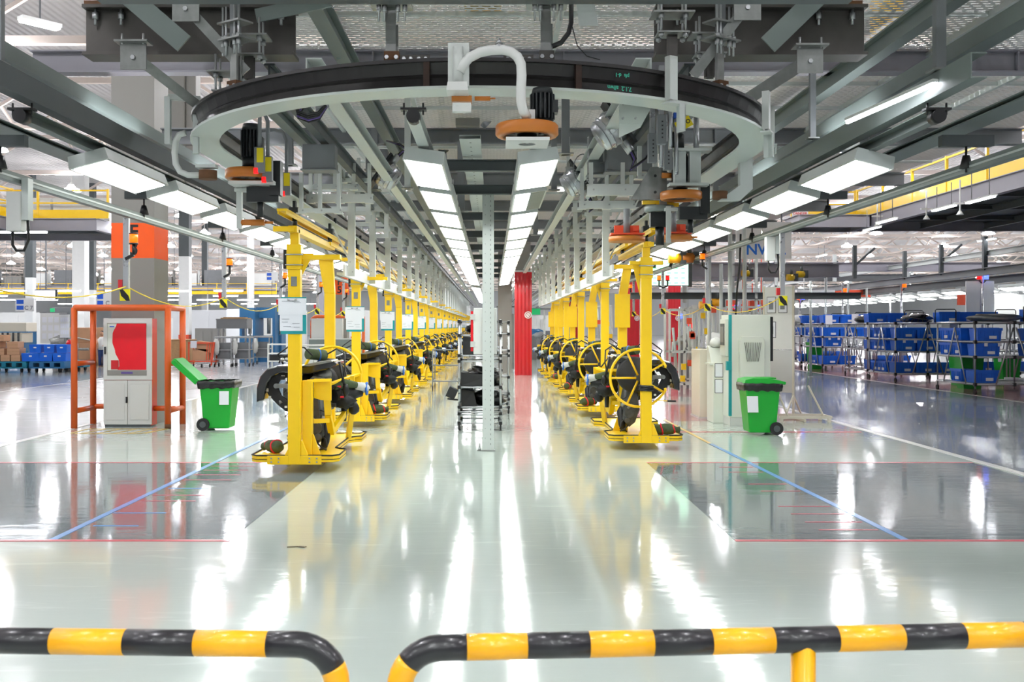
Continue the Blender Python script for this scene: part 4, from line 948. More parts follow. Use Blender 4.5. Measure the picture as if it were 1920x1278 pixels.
def power_unit(k, label, group):
    "rear axle and engine module resting in the cradle, wrapped hoses and all"
    t = thing('power_unit', label, 'engine', (0, 0, 0), 0, group)
    # curved black wheel-arch liner
    P = [(-.02, 1.45), (-.34, 1.45), (-.47, 1.41), (-.57, 1.3), (-.62, 1.14), (-.625, .93), (-.58, .95), (-.52, .96), (-.5, 1.08), (-.47, 1.2), (-.4, 1.3), (-.3, 1.345), (-.02, 1.36)]
    Q = [(-.53, 1.16), (-.49, 1.04), (-.36, .9), (-.24, .8), (-.14, .78), (-.14, .9), (-.3, 1.02), (-.36, 1.16), (-.3, 1.26), (-.04, 1.3), (-.04, 1.4), (-.36, 1.4), (-.5, 1.3)]
    b = MB(k); b.prism(P, 'y', .42, .9); b.build('arch_liner', 'liner_black', t, bevel=.02)
    b = MB(k); b.prism(Q, 'y', .55, .6); b.build('liner_panel', 'engine_dark', t)
    b = MB(k)
    for x, z, w_, h_ in ((-.53, 1.2, .04, .03), (-.5, 1.1, .04, .045), (-.46, 1.0, .035, .03), (-.23, .86, .035, .03), (-.27, 1.3, .05, .02)): b.box(x-w_/2, x+w_/2, .53, .548, z-h_/2, z+h_/2)
    b.build('sticker', 'white_paint', t)
    b = MB(k); b.bar((-.34, .5, 1.16), (-.12, .52, 1.16), .03, .06); b.bar((-.2, .52, 1.16), (-.09, .5, .96), .03, .08); b.bar((-.1, .52, 1.0), (-.1, .52, .66), .03, .05); b.cyl((-.36, .48, 1.16), (-.36, .54, 1.16), .035); b.bar((-.06, .5, 1.42), (-.08, .5, 1.1), .02, .02); b.build('suspension_arm', 'cast_alloy', t)
    b = MB(k); b.cyl((-.1, .5, .62), (-.1, .5, .4), .03, n=10); b.cyl((-.1, .5, .4), (-.1, .5, .36), .04, n=10); b.build('bump_stop', 'rubber', t)
    # seat-like bumper beam across the top
    b = MB(k); b.prism([(-.08, 1.33), (.1, 1.33), (.4, 1.4), (.5, 1.46), (.48, 1.51), (.3, 1.5), (.1, 1.45), (-.08, 1.43)], 'y', .5, 1.3); b.build('bumper_beam', 'liner_black', t, bevel=.02)
    b = MB(k); b.prism([(.0, 1.44), (.12, 1.44), (.44, 1.5), (.42, 1.525), (.1, 1.475)], 'y', .47, 1.28); b.build('beam_trim', 'cast_alloy', t)
    # block, gearbox, differential
    b = MB(k); b.blob((-.05, 1.1, 1.08), .32, .4, .26, .25, 3, 20, 3); b.box(-.26, .2, .9, 1.9, .95, 1.28); b.box(-.2, .2, 1.5, 2.2, .7, 1.15)
    for j in range(6): b.box(-.28+.1*j, -.24+.1*j, .85, .9, .98, 1.28)
    b.build('engine_block', 'engine_dark', t, bevel=.015)
    b = MB(k); b.prism([(.1, .98), (.22, .98), (.26, .7), (.3, .45), (.2, .32), (.1, .4), (.02, .62)], 'y', .55, 1.0); b.cyl((.2, .5, .56), (.2, .56, .56), .09, n=18); b.cyl((.24, .46, .44), (.24, .56, .44), .05, n=14); b.blob((.16, .85, .72), .16, .25, .3, .2, 4, 16, 8)
    b.build('gear_case', 'engine_metal', t, bevel=.01)
    b = MB(k); b.cyl((.1, 2.15, 1.2), (.1, 2.2, 1.2), .3, n=32); b.cyl((.1, 2.1, 1.2), (.1, 2.15, 1.2), .12, n=20); b.build('brake_disc', 'raw_steel', t)
    b = MB(k); b.lathe([(.0, -.02), (.27, -.02), (.3, .02), (.3, .1), (.27, .12), (0, .12)], 32, (.12 if k < 0 else .0, .45 if k < 0 else 1.9, 1.2 if k < 0 else 1.12), 'y'); b.build('drum_cover', 'engine_dark', t)
    b = MB(k); b.blob((.22, .95, 1.3), .14, .2, .1, .3, 5, 14, 5); b.box(.1, .32, .75, 1.1, 1.12, 1.24); b.prism([(.02, 1.18), (.14, 1.3), (.3, 1.26), (.36, 1.16), (.2, 1.1)], 'y', .62, .7); b.build('intake_casting', 'cast_alloy', t, bevel=.01)
    # wrapped axle
    b = MB(k); b.tube([(.4, .9, 1.0), (.5, 1.0, 1.03), (.62, 1.1, 1.02), (.76, 1.17, 1.04)], .1, 14, radii=[.09, .11, .1, .075]); b.blob((.52, 1.05, .92), .19, .16, .12, .35, 5, 20, 2); b.build('axle_wrap', 'cloth_black', t)
    b = MB(k); b.tube([(.42, .82, 1.12), (.55, .93, 1.17), (.7, 1.05, 1.14)], .05, 10, radii=[.04, .07, .05]); b.build('green_wrap', 'cloth_green', t)
    b = MB(k); b.blob((.74, 1.15, 1.1), .15, .1, .075, .3, 4, 14, 9); b.build('white_wrap', 'cloth_white', t)
    b = MB(k); b.tube(arc((.84, 1.17, 1.08), .085, 0, 360, 14, 'yz')[:-1], .018, 6, closed=True); b.build('blue_band', 'strap_blue', t)
    b = MB(k)
    for x, z in ((.46, 1.12), (.55, 1.09), (.5, .97)): b.box(x, x+.05, .8, .86, z, z+.025)
    b.build('red_tape', 'strap_red', t)
    b = MB(k); b.tube([(.2, .9, .7), (.3, .8, .55), (.3, .72, .35), (.26, .7, .2)], .055, 12, radii=[.07, .08, .06, .04]); b.cyl((.5, 1.2, .86), (.5, 1.2, .6), .05, .035, n=14); b.blob((.62, 1.35, .78), .09, .08, .1, .2, seg=12); b.build('shock_absorber', 'black', t)
    # lamp tube roll, hoses, shifter
    b = MB(k); b.cyl((.0, 1.0, 1.6), (.2, 1.25, 1.57), .08, n=18); b.build('green_roll', 'cloth_green', t)
    b = MB(k); b.tube([Vector((.13, 1.16, 1.58))+Vector((.04*math.cos(a), .07*math.cos(a)*-1, .083*math.sin(a))) for a in [2*math.pi*j/14 for j in range(14)]], .012, 6, closed=True); b.build('blue_band', 'strap_blue', t)
    hs = [[(-.3, .7, 1.46), (-.36, .6, 1.6), (-.2, .6, 1.72), (0, .7, 1.7), (.1, .8, 1.58)], [(-.34, .6, 1.48), (-.3, .55, 1.56), (-.16, .55, 1.62), (-.04, .6, 1.6)], [(.3, .9, 1.6), (.45, .8, 1.68), (.58, .7, 1.6), (.6, .6, 1.4), (.56, .55, 1.2)], [(.1, 1.9, 1.4), (.2, 1.7, 1.5), (.4, 1.5, 1.5), (.6, 1.2, 1.3)], [(.2, .6, .5), (.34, .5, .4), (.36, .5, .3), (.24, .5, .25)], [(.38, .3, .28), (.3, .4, .3), (.22, .5, .36)]]
    for h_ in hs:
        b = MB(k); b.tube(h_, .012, 8); b.build('hose', 'hose', t)
    b = MB(k); b.cyl((.52, .6, 1.5), (.6, .55, 1.15), .018, n=8); b.blob((.62, .55, 1.1), .05, .05, .09, .2, seg=12); b.blob((.52, .6, 1.55), .03, .03, .03, 0, seg=10); b.build('shift_lever', 'black', t)
    rn = random.Random(5)
    for q_ in range(16):
        x, y, z = rn.uniform(-.3, .45), rn.uniform(.42, .62), rn.uniform(.7, 1.3); b = MB(k)
        if q_ % 3 == 0: b.cyl((x, y, z), (x+rn.uniform(-.1, .1), y+.03, z+rn.uniform(-.1, .1)), rn.uniform(.015, .04), n=12)
        elif q_ % 3 == 1: b.box(x-.03, x+.03, y, y+.06, z-.02, z+.03)
        else: b.tube([(x, y, z), (x+.05, y-.03, z+.05), (x+.12, y, z+.02), (x+.14, y+.03, z-.08)], .009, 6)
        b.build(['coupling', 'sensor_box', 'wiring'][q_ % 3], ['cast_alloy', 'black', 'hose', 'zinc', 'engine_metal', 'hose'][q_ % 6], t)
    b = MB(k)
    for x in (-.22, -.14, -.28): b.blob((x, .56+(x+.2)*.3, 1.53), .035, .035, .03, 0, seg=10)
    b.build('clip_ball', 'zinc', t)
    return t
def bundle(label):
    t = thing('rolled_bundle', label, 'bundle', (0, 0, 0), 0, 'rolled cloth bundles on the trays')
    b = MB(); b.tube([(-.2, 0, .085), (-.12, 0, .09), (0, 0, .095), (.12, .01, .09), (.17, .01, .08), (.24, .02, .07)], .08, 18, radii=[.045, .085, .09, .075, .04, .06]); b.blob((.02, 0, .09), .17, .09, .088, .22, 5, 18, 4); b.build('roll', 'cloth_green', t)
    for x in (-.07, .14):
        b = MB(); b.tube([Vector((x, 0, .09))+Vector((.015*math.sin(a*2), .1*math.cos(a)*(.9 if x < 0 else .62), .094*math.sin(a)*(.98 if x < 0 else .66))) for a in [2*math.pi*j/16 for j in range(16)]], .014, 6, closed=True); b.build('red_strap', 'strap_red', t)
    return t
def clipboard(label):
    t = thing('clipboard', label, 'clipboard', (0, 0, 0), 0, 'clipboards on the left carriers')
    b = MB(); b.box(-.16, .19, 0, .006, 0, .5); b.build('board', 'teal', t)
    b = MB(); b.box(-.17, .14, -.006, -.001, .04, .3); b.build('sheet', 'paper', t)
    b = MB(); b.box(-.19, .19, -.011, -.006, .26, .485); b.build('sheet', 'paper', t)
    b = MB(); b.tube([(-.06, -.012, .48), (-.06, -.02, .45), (.06, -.02, .45), (.06, -.012, .48)], .005, 6); b.cyl((-.06, -.01, .46), (-.04, -.03, .46), .01); b.cyl((.06, -.01, .46), (.04, -.03, .46), .01); b.build('clip', 'zinc', t)
    b = MB()
    for z, x0, x1 in ((.44, -.14, -.06), (.44, 0, .1), (.42, .02, .12), (.2, -.14, -.04), (.16, -.14, -.06), (.14, 0, .1), (.1, -.12, -.02), (.09, .02, .1)): b.box(x0, x1, -.013, -.0115 if z > .3 else -.007, z, z+.006)
    b.build('print', 'paper_ink', t)
    return t
LX, RXX = -2.70, 2.49
LY = [13.85, 20.1]+[20.1+6.22*k for k in range(1, 16)]
RY = [16.4, 22.4, 28.4, 34.0, 39.2]
proto = carrier(True, 'x', 'yellow carriers on the left leg'); pu = power_unit(1, 'x', 'power units on the left carriers'); bd = bundle('x'); cb = clipboard('x')
for i, y in enumerate(LY):
    L_ = f'yellow carrier with tray, hand wheel and clipboard post, left leg, {nth(i)} from the front'
    P_ = f'black and grey power unit in the left leg\'s {nth(i)} yellow carrier from the front'
    C_ = f'white papers on teal clipboard, left leg\'s {nth(i)} carrier from the front'
    if i == 0: a, c, e = proto, pu, cb; a['label'] = L_; c['label'] = P_; e['label'] = C_
    else: a, c, e = copy_tree(proto, L_), copy_tree(pu, P_), copy_tree(cb, C_)
    a.location = (LX, y, 0); c.location = (LX, y, 0); e.location = (LX-.02, y-.062, 1.9)
    if i < 5:
        B_ = f'rolled green cloth bundle with red straps on the tray of the left leg\'s {nth(i)} carrier'
        d = bd if i == 0 else copy_tree(bd, B_)
        if i == 0: bd['label'] = B_
        d.location = ((LX-.36, y+.35, .235) if i != 1 else (LX+.35, y+.5, .235)); d.rotation_euler = (0, 0, 2.3 if i == 0 else .5*i)
proto = carrier(False, 'x', 'yellow carriers on the right leg'); pu = power_unit(-1, 'x', 'power units on the right carriers')
for i, y in enumerate(RY):
    L_ = f'yellow carrier with spoked hand wheel in front, right leg, {nth(i)} from the front'
    P_ = f'black and grey power unit in the right leg\'s {nth(i)} yellow carrier from the front'
    a, c = (proto, pu) if i == 0 else (copy_tree(proto), copy_tree(pu))
    a['label'] = L_; c['label'] = P_; a.location = (RXX, y, 0); c.location = (RXX, y, 0)
    if i < 4:
        d = copy_tree(bd, f'rolled green cloth bundle with red straps on the tray of the right leg\'s {nth(i)} carrier', (RXX+.33 if i == 0 else RXX-.35, y+.16 if i == 0 else y+.3, .235), rz=.1 if i == 0 else .6*i)
t = thing('crumpled_wrap', 'crumpled white plastic lying on the rear tray of the first left carrier', 'wrap', (LX+.2, 16.75, .235))
for k in range(3):
    b = MB(); b.blob((.14*k, .03*(k % 2), .02), .08, .06, .025, .5, 6, 14, k); b.build('fold', 'cloth_white', t)
# ================================================================ objects around the line
# ---- slotted steel column with white box in the middle
t = thing('slotted_column', 'tall pale perforated steel column standing in the middle of the aisle', 'column', (-.065, 16.3, 0))
b = MB(); b.channel((0, .03, .012), (0, .03, 4.16), .185, .1, .012, up=(0, 1, 0)); b.build('section', 'steel_pale', t)
b = MB()
for k in range(52): b.box(.035, .043, -.0225, -.0195, .1+.078*k, .13+.078*k)
for k in range(26): b.box(-.05, -.044, -.0225, -.0195, .2+.156*k, .215+.156*k)
b.build('slot_row', 'steel_dark', t)
b = MB(); b.box(-.11, .11, -.03, .1, 0, .014); b.box(-.18, -.09, -.0, .05, 0, .014); b.build('foot_plate', 'cast_alloy', t)
b = MB(); b.cyl((-.14, .02, .014), (-.14, .02, .12), .014, n=8); b.cyl((-.14, .02, .014), (-.14, .02, .05), .024, n=6); b.build('anchor_bolt', 'zinc', t)
t = thing('wall_box', 'white enclosure with red edge strip mounted on the slotted column', 'box', (-.065, 16.32, 1.55))
b = MB(); b.box(-.24, .14, .1, .36, 0, .75); b.build('case', 'white_paint', t, bevel=.008)
b = MB(); b.box(-.285, -.245, .12, .2, .05, .7); b.build('edge_strip', 'red_gloss', t)
for z in (.12, .56):
    b = MB(); b.box(-.29, -.21, .08, .11, z, z+.09); b.build('hinge', 'cabinet_gray', t)
# ---- tube carts in the middle
def tube_cart(label):
    t = thing('tube_cart', label, 'cart', (0, 0, 0)); W, Dp = .8, 1.0
    for x in (-W/2, W/2):
        for y in (0, Dp):
            b = MB(); b.cyl((x, y, .14), (x, y, 2.14), .021, n=12); b.build('upright', 'aluminium', t)
            b = MB(); b.cyl((x-.014, y, .075), (x+.014, y, .075), .075, n=22); b.build('wheel', 'rubber', t)
            b = MB(); b.box(x-.03, x+.03, y-.03, y+.03, .17, .19); b.cyl((x-.017, y, .075), (x+.017, y, .075), .035, n=14); b.bar((x-.02, y, .08), (x-.02, y+.02, .17), .05, .006); b.bar((x+.02, y, .08), (x+.02, y+.02, .17), .05, .006); b.cyl((x, y, .19), (x, y, .28), .02); b.build('caster_fork', 'zinc', t)
    for z in (.14, .3, .35, .45, .83, 1.33, 1.44, 1.83, 2.1):
        b = MB(); b.cyl((-W/2, -.02, z), (W/2, -.02, z), .017, n=10); b.cyl((-W/2, Dp+.02, z), (W/2, Dp+.02, z), .017, n=10); b.cyl((-W/2-.02, 0, z), (-W/2-.02, Dp, z), .017, n=10); b.cyl((W/2+.02, 0, z), (W/2+.02, Dp, z), .017, n=10); b.build('rail', 'aluminium', t)
    b = MB()
    for z in (.14, .32, .45, .83, 1.33, 1.44, 1.83, 2.1):
        for x in (-W/2, W/2):
            for y in (0, Dp): b.box(x-.03, x+.03, y-.042, y+.03, z-.03, z+.03)
    b.build('joint_clamp', 'black', t)
    for z in (.46, .84, 1.45):
        b = MB(); b.box(-W/2, W/2, 0, Dp, z, z+.008); b.build('shelf', 'steel_dark', t)
    return t
tc1 = tube_cart('aluminium tube cart with black foam parts, right behind the slotted column'); tc1.location = (-.24, 19.55, 0)
tc2 = copy_tree(tc1, 'second aluminium tube cart, standing behind the first and further right', (-.02, 23.4, 0))
tc3 = copy_tree(tc1, 'third aluminium tube cart, deepest of the row behind the slotted column', (-.15, 27.2, 0))
t = thing('tube_trolley', 'white grey tube trolley at the right end of the middle carts', 'cart', (-1.35, 31.5, 0))
b = MB()
for x in (-.5, .4):
    for y in (0, 1.2): b.cyl((x, y, .15), (x, y, 1.3), .02)
for z in (.3, .8, 1.28): b.cyl((-.5, 0, z), (.4, 0, z), .02); b.cyl((-.5, 0, z), (-.5, 1.2, z), .02)
b.build('frame', 'steel_gray', t)
b = MB()
for x in (-.5, .4):
    for y in (0, 1.2): b.cyl((x-.015, y, .075), (x+.015, y, .075), .075, n=14)
b.build('wheels', 'rubber', t)
def foam(x, y, z, w_, d, h, lb, cart, m='rubber'):
    b = MB(); b.hexa([(-w_/2, 0, 0), (w_/2, 0, 0), (w_/2, d, 0), (-w_/2, d, 0), (-w_/2, .02, h), (w_/2-.06, .05, h*.82), (w_/2-.06, d, h*.8), (-w_/2+.03, d, h)])
    tag(b.build('black_tray', m, loc=(x, y, z), bevel=.008), lb, 'tray')
foam(-.36, 19.6, 1.46, .42, .7, .36, 'black dotted foam panel on the upper shelf of the front tube cart', 1)
foam(.0, 19.62, 1.46, .24, .7, .3, 'small black foam block at the right of the upper shelf', 1)
foam(-.3, 19.6, .85, .62, .8, .26, 'black open tray on the middle shelf of the front tube cart', 1)
foam(-.45, 19.6, .47, .3, .8, .33, 'upright black panel in the bottom left of the front tube cart', 1)
for k, (x, z, rx, rz) in enumerate(((-.2, 1.12, .28, .1), (.04, .98, .14, .14), (-.1, .6, .26, .16), (.1, .56, .16, .14), (-.42, 1.96, .12, .08))):
    b = MB(); b.blob((0, 0, 0), rx, .3, rz, .5, 3, 18, k+20)
    tag(b.build('crumpled_liner', 'bag_black', loc=(x, 20.0, z)), ['crumpled black trim parts on the middle shelf, left heap', 'crumpled black trim parts on the middle shelf, right heap', 'crumpled black trim on the bottom shelf, left heap', 'crumpled black trim on the bottom shelf, right heap', 'black bag under the top rail of the front tube cart'][k], 'trim part')
t = thing('black_carton', 'tilted black carton sticking out left of the front tube cart', 'box', (-.78, 19.6, .72)); t.rotation_euler = (0, .45, 0)
b = MB(); b.box(-.09, .09, -.1, .2, -.1, .1); b.build('carton', 'rubber', t, bevel=.006)
b = MB(); b.cyl((-.03, -.02, -.14), (.2, -.02, -.06), .016); b.build('knob', 'black', t)
# ---- concrete column with orange band
def band_column(x0, x1, y0, y1, z0, z1, letters, label, h=12.19, m='column_gray'):
    t = thing('concrete_column', label, 'column', ((x0+x1)/2, y0, 0)); w_ = (x1-x0)/2; d = y1-y0
    b = MB(); b.box(-w_, w_, 0, d, 0, z0); b.build('lower_shaft', m, t)
    b = MB(); b.box(-w_, w_, 0, d, z1, h); b.build('upper_shaft', m, t)
    b = MB(); b.box(-w_, w_, 0, d, z0, z1); b.build('orange_band', 'orange', t)
    hh = (z1-z0)
    text(letters[0], hh*.55, (.02, -.004, z0+hh*.73), 'black', t); text(letters[1], hh*.55, (.02, -.004, z0+hh*.26), 'black', t)
    t['kind'] = 'thing'
    return t
band_column(-7.79, -6.91, 20.72, 21.6, 3.40, 4.12, 'F3', 'thick grey concrete column with orange F 3 band behind the fire cabinet')
band_column(-6.4, -5.77, 40.2, 40.9, 3.27, 3.95, 'F5', 'grey concrete column with orange band and digit 5, seen between yellow posts')
# ---- fire cabinet
t = thing('fire_cabinet', 'grey and red fire hose cabinet with glass door inside the orange pipe guard', 'cabinet', (-7.265, 20.2, 0))
b = MB(); b.box(-.47, .47, .012, .34, .03, 2.16); b.build('body', 'red_paint', t)
b = MB(); b.box(-.455, .455, .0, .3, 0, .05); b.build('plinth', 'steel_dark', t)
b = MB()
for (x0, x1, z0, z1) in ((-.48, -.405, 1.02, 2.07), (.385, .48, 1.02, 2.07), (-.48, .48, 2.07, 2.165), (-.48, .48, .94, 1.02)): b.box(x0, x1, -.02, .02, z0, z1)
gd = b.build('glass_door', 'cabinet_gray', t)
b = MB(); b.box(-.405, .385, -.002, .01, 1.02, 2.07); b.build('white_panel', 'machine_cream', gd)
W_ = []; KN = ((2.06, -.22), (1.85, -.3), (1.7, -.305), (1.5, -.25), (1.3, -.17), (1.22, -.165), (1.14, -.2))
for k in range(25):
    z = 2.06-.92*k/24
    for (z0, x0), (z1, x1) in zip(KN[:-1], KN[1:]):
        if z0 >= z >= z1-1e-6: u = (z0-z)/(z0-z1); u = u*u*(3-2*u); W_.append((x0+(x1-x0)*u, z)); break
b = MB(); b.prism(W_+[(.37, 1.14), (.37, 2.06)], 'y', -.008, -.003); b.build('red_panel', 'red_gloss', gd)
b = MB(); b.box(-.40, .383, -.008, -.003, 1.025, 1.13); b.build('lower_pane', 'column_gray', gd)
b = MB(); b.box(-.33, -.18, -.012, -.008, 1.15, 1.33); b.build('notice', 'red_paint', gd)
b = MB(); b.box(-.13, .1, -.012, -.008, 1.06, 1.1); b.build('sticker', 'cable_purple', gd)
b = MB(); b.box(-.36, -.27, -.009, -.006, 1.99, 2.01); b.build('logo', 'sign_blue', gd)
b = MB(); b.box(-.455, -.43, -.045, -.02, 1.45, 1.6); b.build('handle', 'black', gd)
for s_ in (-1, 1):
    b = MB(); x0, x1 = (-.478, -.004) if s_ < 0 else (.004, .478); b.box(x0, x1, -.015, .02, .05, .93); d_ = b.build('lower_door', 'cabinet_gray', t, bevel=.004)
    b = MB(); b.box(x0+.05, x1-.05, -.022, -.014, .14, .86); b.build('raised_panel', 'cabinet_gray', d_, bevel=.006)
b = MB(); b.box(-.03, .0, -.04, -.015, .48, .6); b.build('latch', 'black', t)
text('119', .035, (-.38, -.021, 2.115), 'text_gray', t) if False else None
# ---- orange pipe guard
t = thing('pipe_guard', 'orange pipe guard standing around the fire cabinet and column', 'guard', (-7.29, 19.9, 0)); r = .062
xl, xr, yb = -.92, .92, .95; zt = 2.37
for x, y in ((xl, 0), (xr, 0), (xl, yb), (xr, yb)):
    b = MB(); b.cyl((x, y, 0), (x, y, zt), r, n=18); b.build('post', 'guard_orange', t)
    b = MB(); b.cyl((x, y, 0), (x, y, .09), r*1.02, n=18); b.build('scuffed_foot', 'rust', t) if y == 0 and x > 0 else None
b = MB(); b.tube([(xl, yb, zt-.0), (xl, .06, zt), (xl+.02, .02, zt), (xl+.06, 0, zt), (xr-.06, 0, zt), (xr-.02, .02, zt), (xr, .06, zt), (xr, yb, zt)], r, 16); b.build('top_rail', 'guard_orange', t)
for x in (xl, xr):
    for z in (.34, 1.27): b = MB(); b.cyl((x, 0, z), (x, yb, z), r*.85, n=14); b.build('side_rail', 'guard_orange', t)
b = MB(); b.cyl((xl, yb, .36), (-.52, yb, .36), r*.85, n=14); b.cyl((.5, yb-.5, .36), (xr, yb-.5, .36), r*.85, n=14); b.build('low_rail', 'guard_orange', t)
# ---- green wheelie bins
def wheelie(label, k, opened):
    t = thing('wheelie_bin', label, 'bin', (0, 0, 0))
    b = MB(k); b.hexa([(-.25, -.24, .04), (.24, -.24, .04), (.24, .24, .04), (-.25, .24, .04), (-.33, -.29, .9), (.31, -.29, .9), (.31, .29, .9), (-.33, .29, .9)])
    b.box(-.35, .33, -.31, .31, .88, .93)
    for z in (.3, .6): pass
    b.build('body', 'bin_green', t, bevel=.025)
    b = MB(k); b.cyl((.24, -.3, .12), (.24, -.25, .12), .12, n=26); b.cyl((.24, .25, .12), (.24, .3, .12), .12, n=26); w_ = b.build('wheels', 'rubber', t)
    b = MB(k); b.cyl((.24, -.31, .12), (.24, .31, .12), .014, n=8); b.cyl((.24, -.308, .12), (.24, -.298, .12), .06, n=20); b.build('axle', 'steel_dark', t)
    # bag rim
    b = MB(k); R_ = []; n = 48
    for (s_, z) in ((1.0, .96), (1.09, .95), (1.1, .9), (1.06, .82), (.99, .81)):
        row = []
        for j in range(n):
            a = 2*math.pi*j/n; cx, cy = math.cos(a), math.sin(a); q = 1/max(abs(cx), abs(cy))**.9
            wv = .02*noise.noise(Vector((cx*4, cy*4, z*3)))+.03*noise.noise(Vector((cx*9, cy*9, z)))
            row.append(b.V((-.01+cx*q*.335*s_, cy*q*.3*s_, z+(wv if z < .9 else wv*.5))))
        R_.append(row)
    b.smooth = True
    for A_, B_ in zip(R_[:-1], R_[1:]):
        for j in range(n): b.face([A_[j], A_[(j+1) % n], B_[(j+1) % n], B_[j]])
    b.build('bin_bag', 'bag_black', t)
    b = MB(k)
    if opened:
        # lid swung up and back, seen from inside
        b.hexa([(0, -.3, 0), (.62, -.27, 0), (.62, .27, 0), (0, .3, 0), (0, -.3, .03), (.62, -.27, .03), (.62, .27, .03), (0, .3, .03)])
        for y in (-.29, .26): b.box(0, .62, y, y+.03, -.09, .0)
        b.box(.6, .64, -.28, .28, -.08, .02); b.box(.1, .5, -.2, .2, -.02, .0)
        o = b.build('lid', 'bin_green', t, bevel=.012); o.location = (k*.33, 0, .95); o.rotation_euler = (0, 0, 0)
        o.rotation_euler = (0, -k*math.radians(42), 0)
    else:
        b.prism([(-.36, .95), (.4, .93), (.41, .98), (.3, 1.01), (.1, 1.045), (-.2, 1.05), (-.34, 1.02)], 'y', -.31, .31); b.box(-.05, .26, -.2, .2, 1.03, 1.055)
        b.build('lid', 'bin_green', t, bevel=.02)
        b = MB(k); b.cyl((.4, -.22, .95), (.4, .22, .95), .018, n=10); b.build('handle', 'bin_green', t)
    return t
wb = wheelie('green wheelie bin with closed lid and black bag, in front of the white machine', 1, False); wb.location = (5.0, 18.95, 0)
b = MB(); b.hexa([(-.297, -.3, .42), (-.1, -.3, .42), (-.1, -.296, .42), (-.297, -.296, .42), (-.31, -.3, .72), (-.11, -.3, .72), (-.11, -.28, .72), (-.31, -.28, .72)]); b.build('paper_label', 'paper', wb)
wo = wheelie('green wheelie bin with lid hanging open, beside the orange guard', -1, True); wo.location = (-5.32, 19.75, 0)
b = MB(); b.box(.08, .26, -.3, -.285, .5, .76); b.build('paper_label', 'paper', wo)
# ---- white machine, kiosk, beige cabinet
t = thing('machine_cabinet', 'tall cream machine cabinet with teal corner strip and slotted vent', 'machine', (5.22, 20.4, 0))
b = MB(); b.box(-.44, .38, 0, .75, .17, 2.24); b.build('body', 'machine_cream', t, bevel=.01)
b = MB(); b.box(-.43, .37, .01, .74, 0, .17); b.build('plinth', 'cabinet_gray', t, bevel=.004)
b = MB(); b.box(-.455, -.4, -.008, .05, .2, 2.24); b.build('corner_strip', 'teal', t)
b = MB(); b.prism([(-.26, .95), (.24, .95), (.24, 1.72), (.2, 1.8), (-.22, 1.8), (-.26, 1.72)], 'y', -.1, 0); b.prism([(-.26, .95), (.24, .95), (.1, .7), (-.12, .7)], 'y', -.09, 0); cv = b.build('vent_cover', 'machine_cream', t, bevel=.012)
b = MB()
for j in range(10):
    s_ = (j-4.5)/4.5; b.bar((.0+s_*.165, -.102, 1.68), (.0+s_*.11, -.102, 1.3), .007, .012, up=(0, 1, 0))
b.build('vent_slots', 'black', cv)
b = MB()
for z in (1.38, 1.47, 1.57): b.box(-.16, .16, -.106, -.1, z, z+.006)
b.build('vent_ribs', 'machine_cream', cv)
b = MB(); b.box(-.5, -.44, .12, .6, 1.4, 2.15); b.build('operator_panel', 'machine_cream', t, bevel=.008)
b = MB(); b.box(-.51, -.5, .2, .55, 1.62, 2.06); sc_ = b.build('screen_frame', 'steel_dark', t)
b = MB(); b.box(-.514, -.51, .24, .51, 1.68, 2.0); b.build('screen', 'column_gray', sc_)
b = MB(); b.box(-.5, -.4, -.02, .1, 1.12, 1.3); b.build('lock_block', 'teal', t, bevel=.004)
b = MB(); b.box(.38, .46, .1, .6, 1.3, 2.2); b.build('side_module', 'black', t)
b = MB(); b.tube([(-.2, .5, 2.24), (-.18, .45, 2.8), (-.14, .4, 3.3), (-.12, .4, 3.9)], .02, 8); b.build('cable', 'hose', t)
t = thing('operator_kiosk', 'low cream control desk left of the tall machine, with framed sheets', 'kiosk', (4.72, 21.0, 0))
b = MB(); b.prism([(0, 0), (.62, 0), (.62, 1.6), (.45, 1.55), (.2, 1.25), (0, 1.2)], 'x', -.14, .3); b.build('body', 'machine_cream', t, bevel=.01)
b = MB(); b.box(-.2, .32, .04, .5, 1.2, 1.24); b.build('desk_top', 'machine_cream', t)
for z in (.62, .95):
    b = MB(); b.box(-.11, .06, -.008, 0, z, z+.29); f_ = b.build('sheet_frame', 'steel_dark', t)
    b = MB(); b.box(-.1, .05, -.011, -.008, z+.012, z+.278); b.build('sheet', 'paper', f_)
b = MB(); b.blob((.02, .5, 1.66), .13, .13, .11, .25, 4, seg=16); b.build('white_hood', 'white_paint', t)
t = thing('storage_cabinet', 'low beige cabinet with two slot handles, left of the control desk', 'cabinet', (4.7, 22.0, 0))
b = MB(); b.box(-.2, .3, 0, .9, .04, 1.5); b.build('body', 'machine_beige', t, bevel=.01)
b = MB(); b.box(-.22, .3, -.02, .9, 0, .04); b.build('plinth', 'cabinet_gray', t)
b = MB(); b.box(.02, .04, -.006, 0, .55, .68); b.box(.02, .04, -.006, 0, .9, 1.02); b.build('handle', 'steel_dark', t)
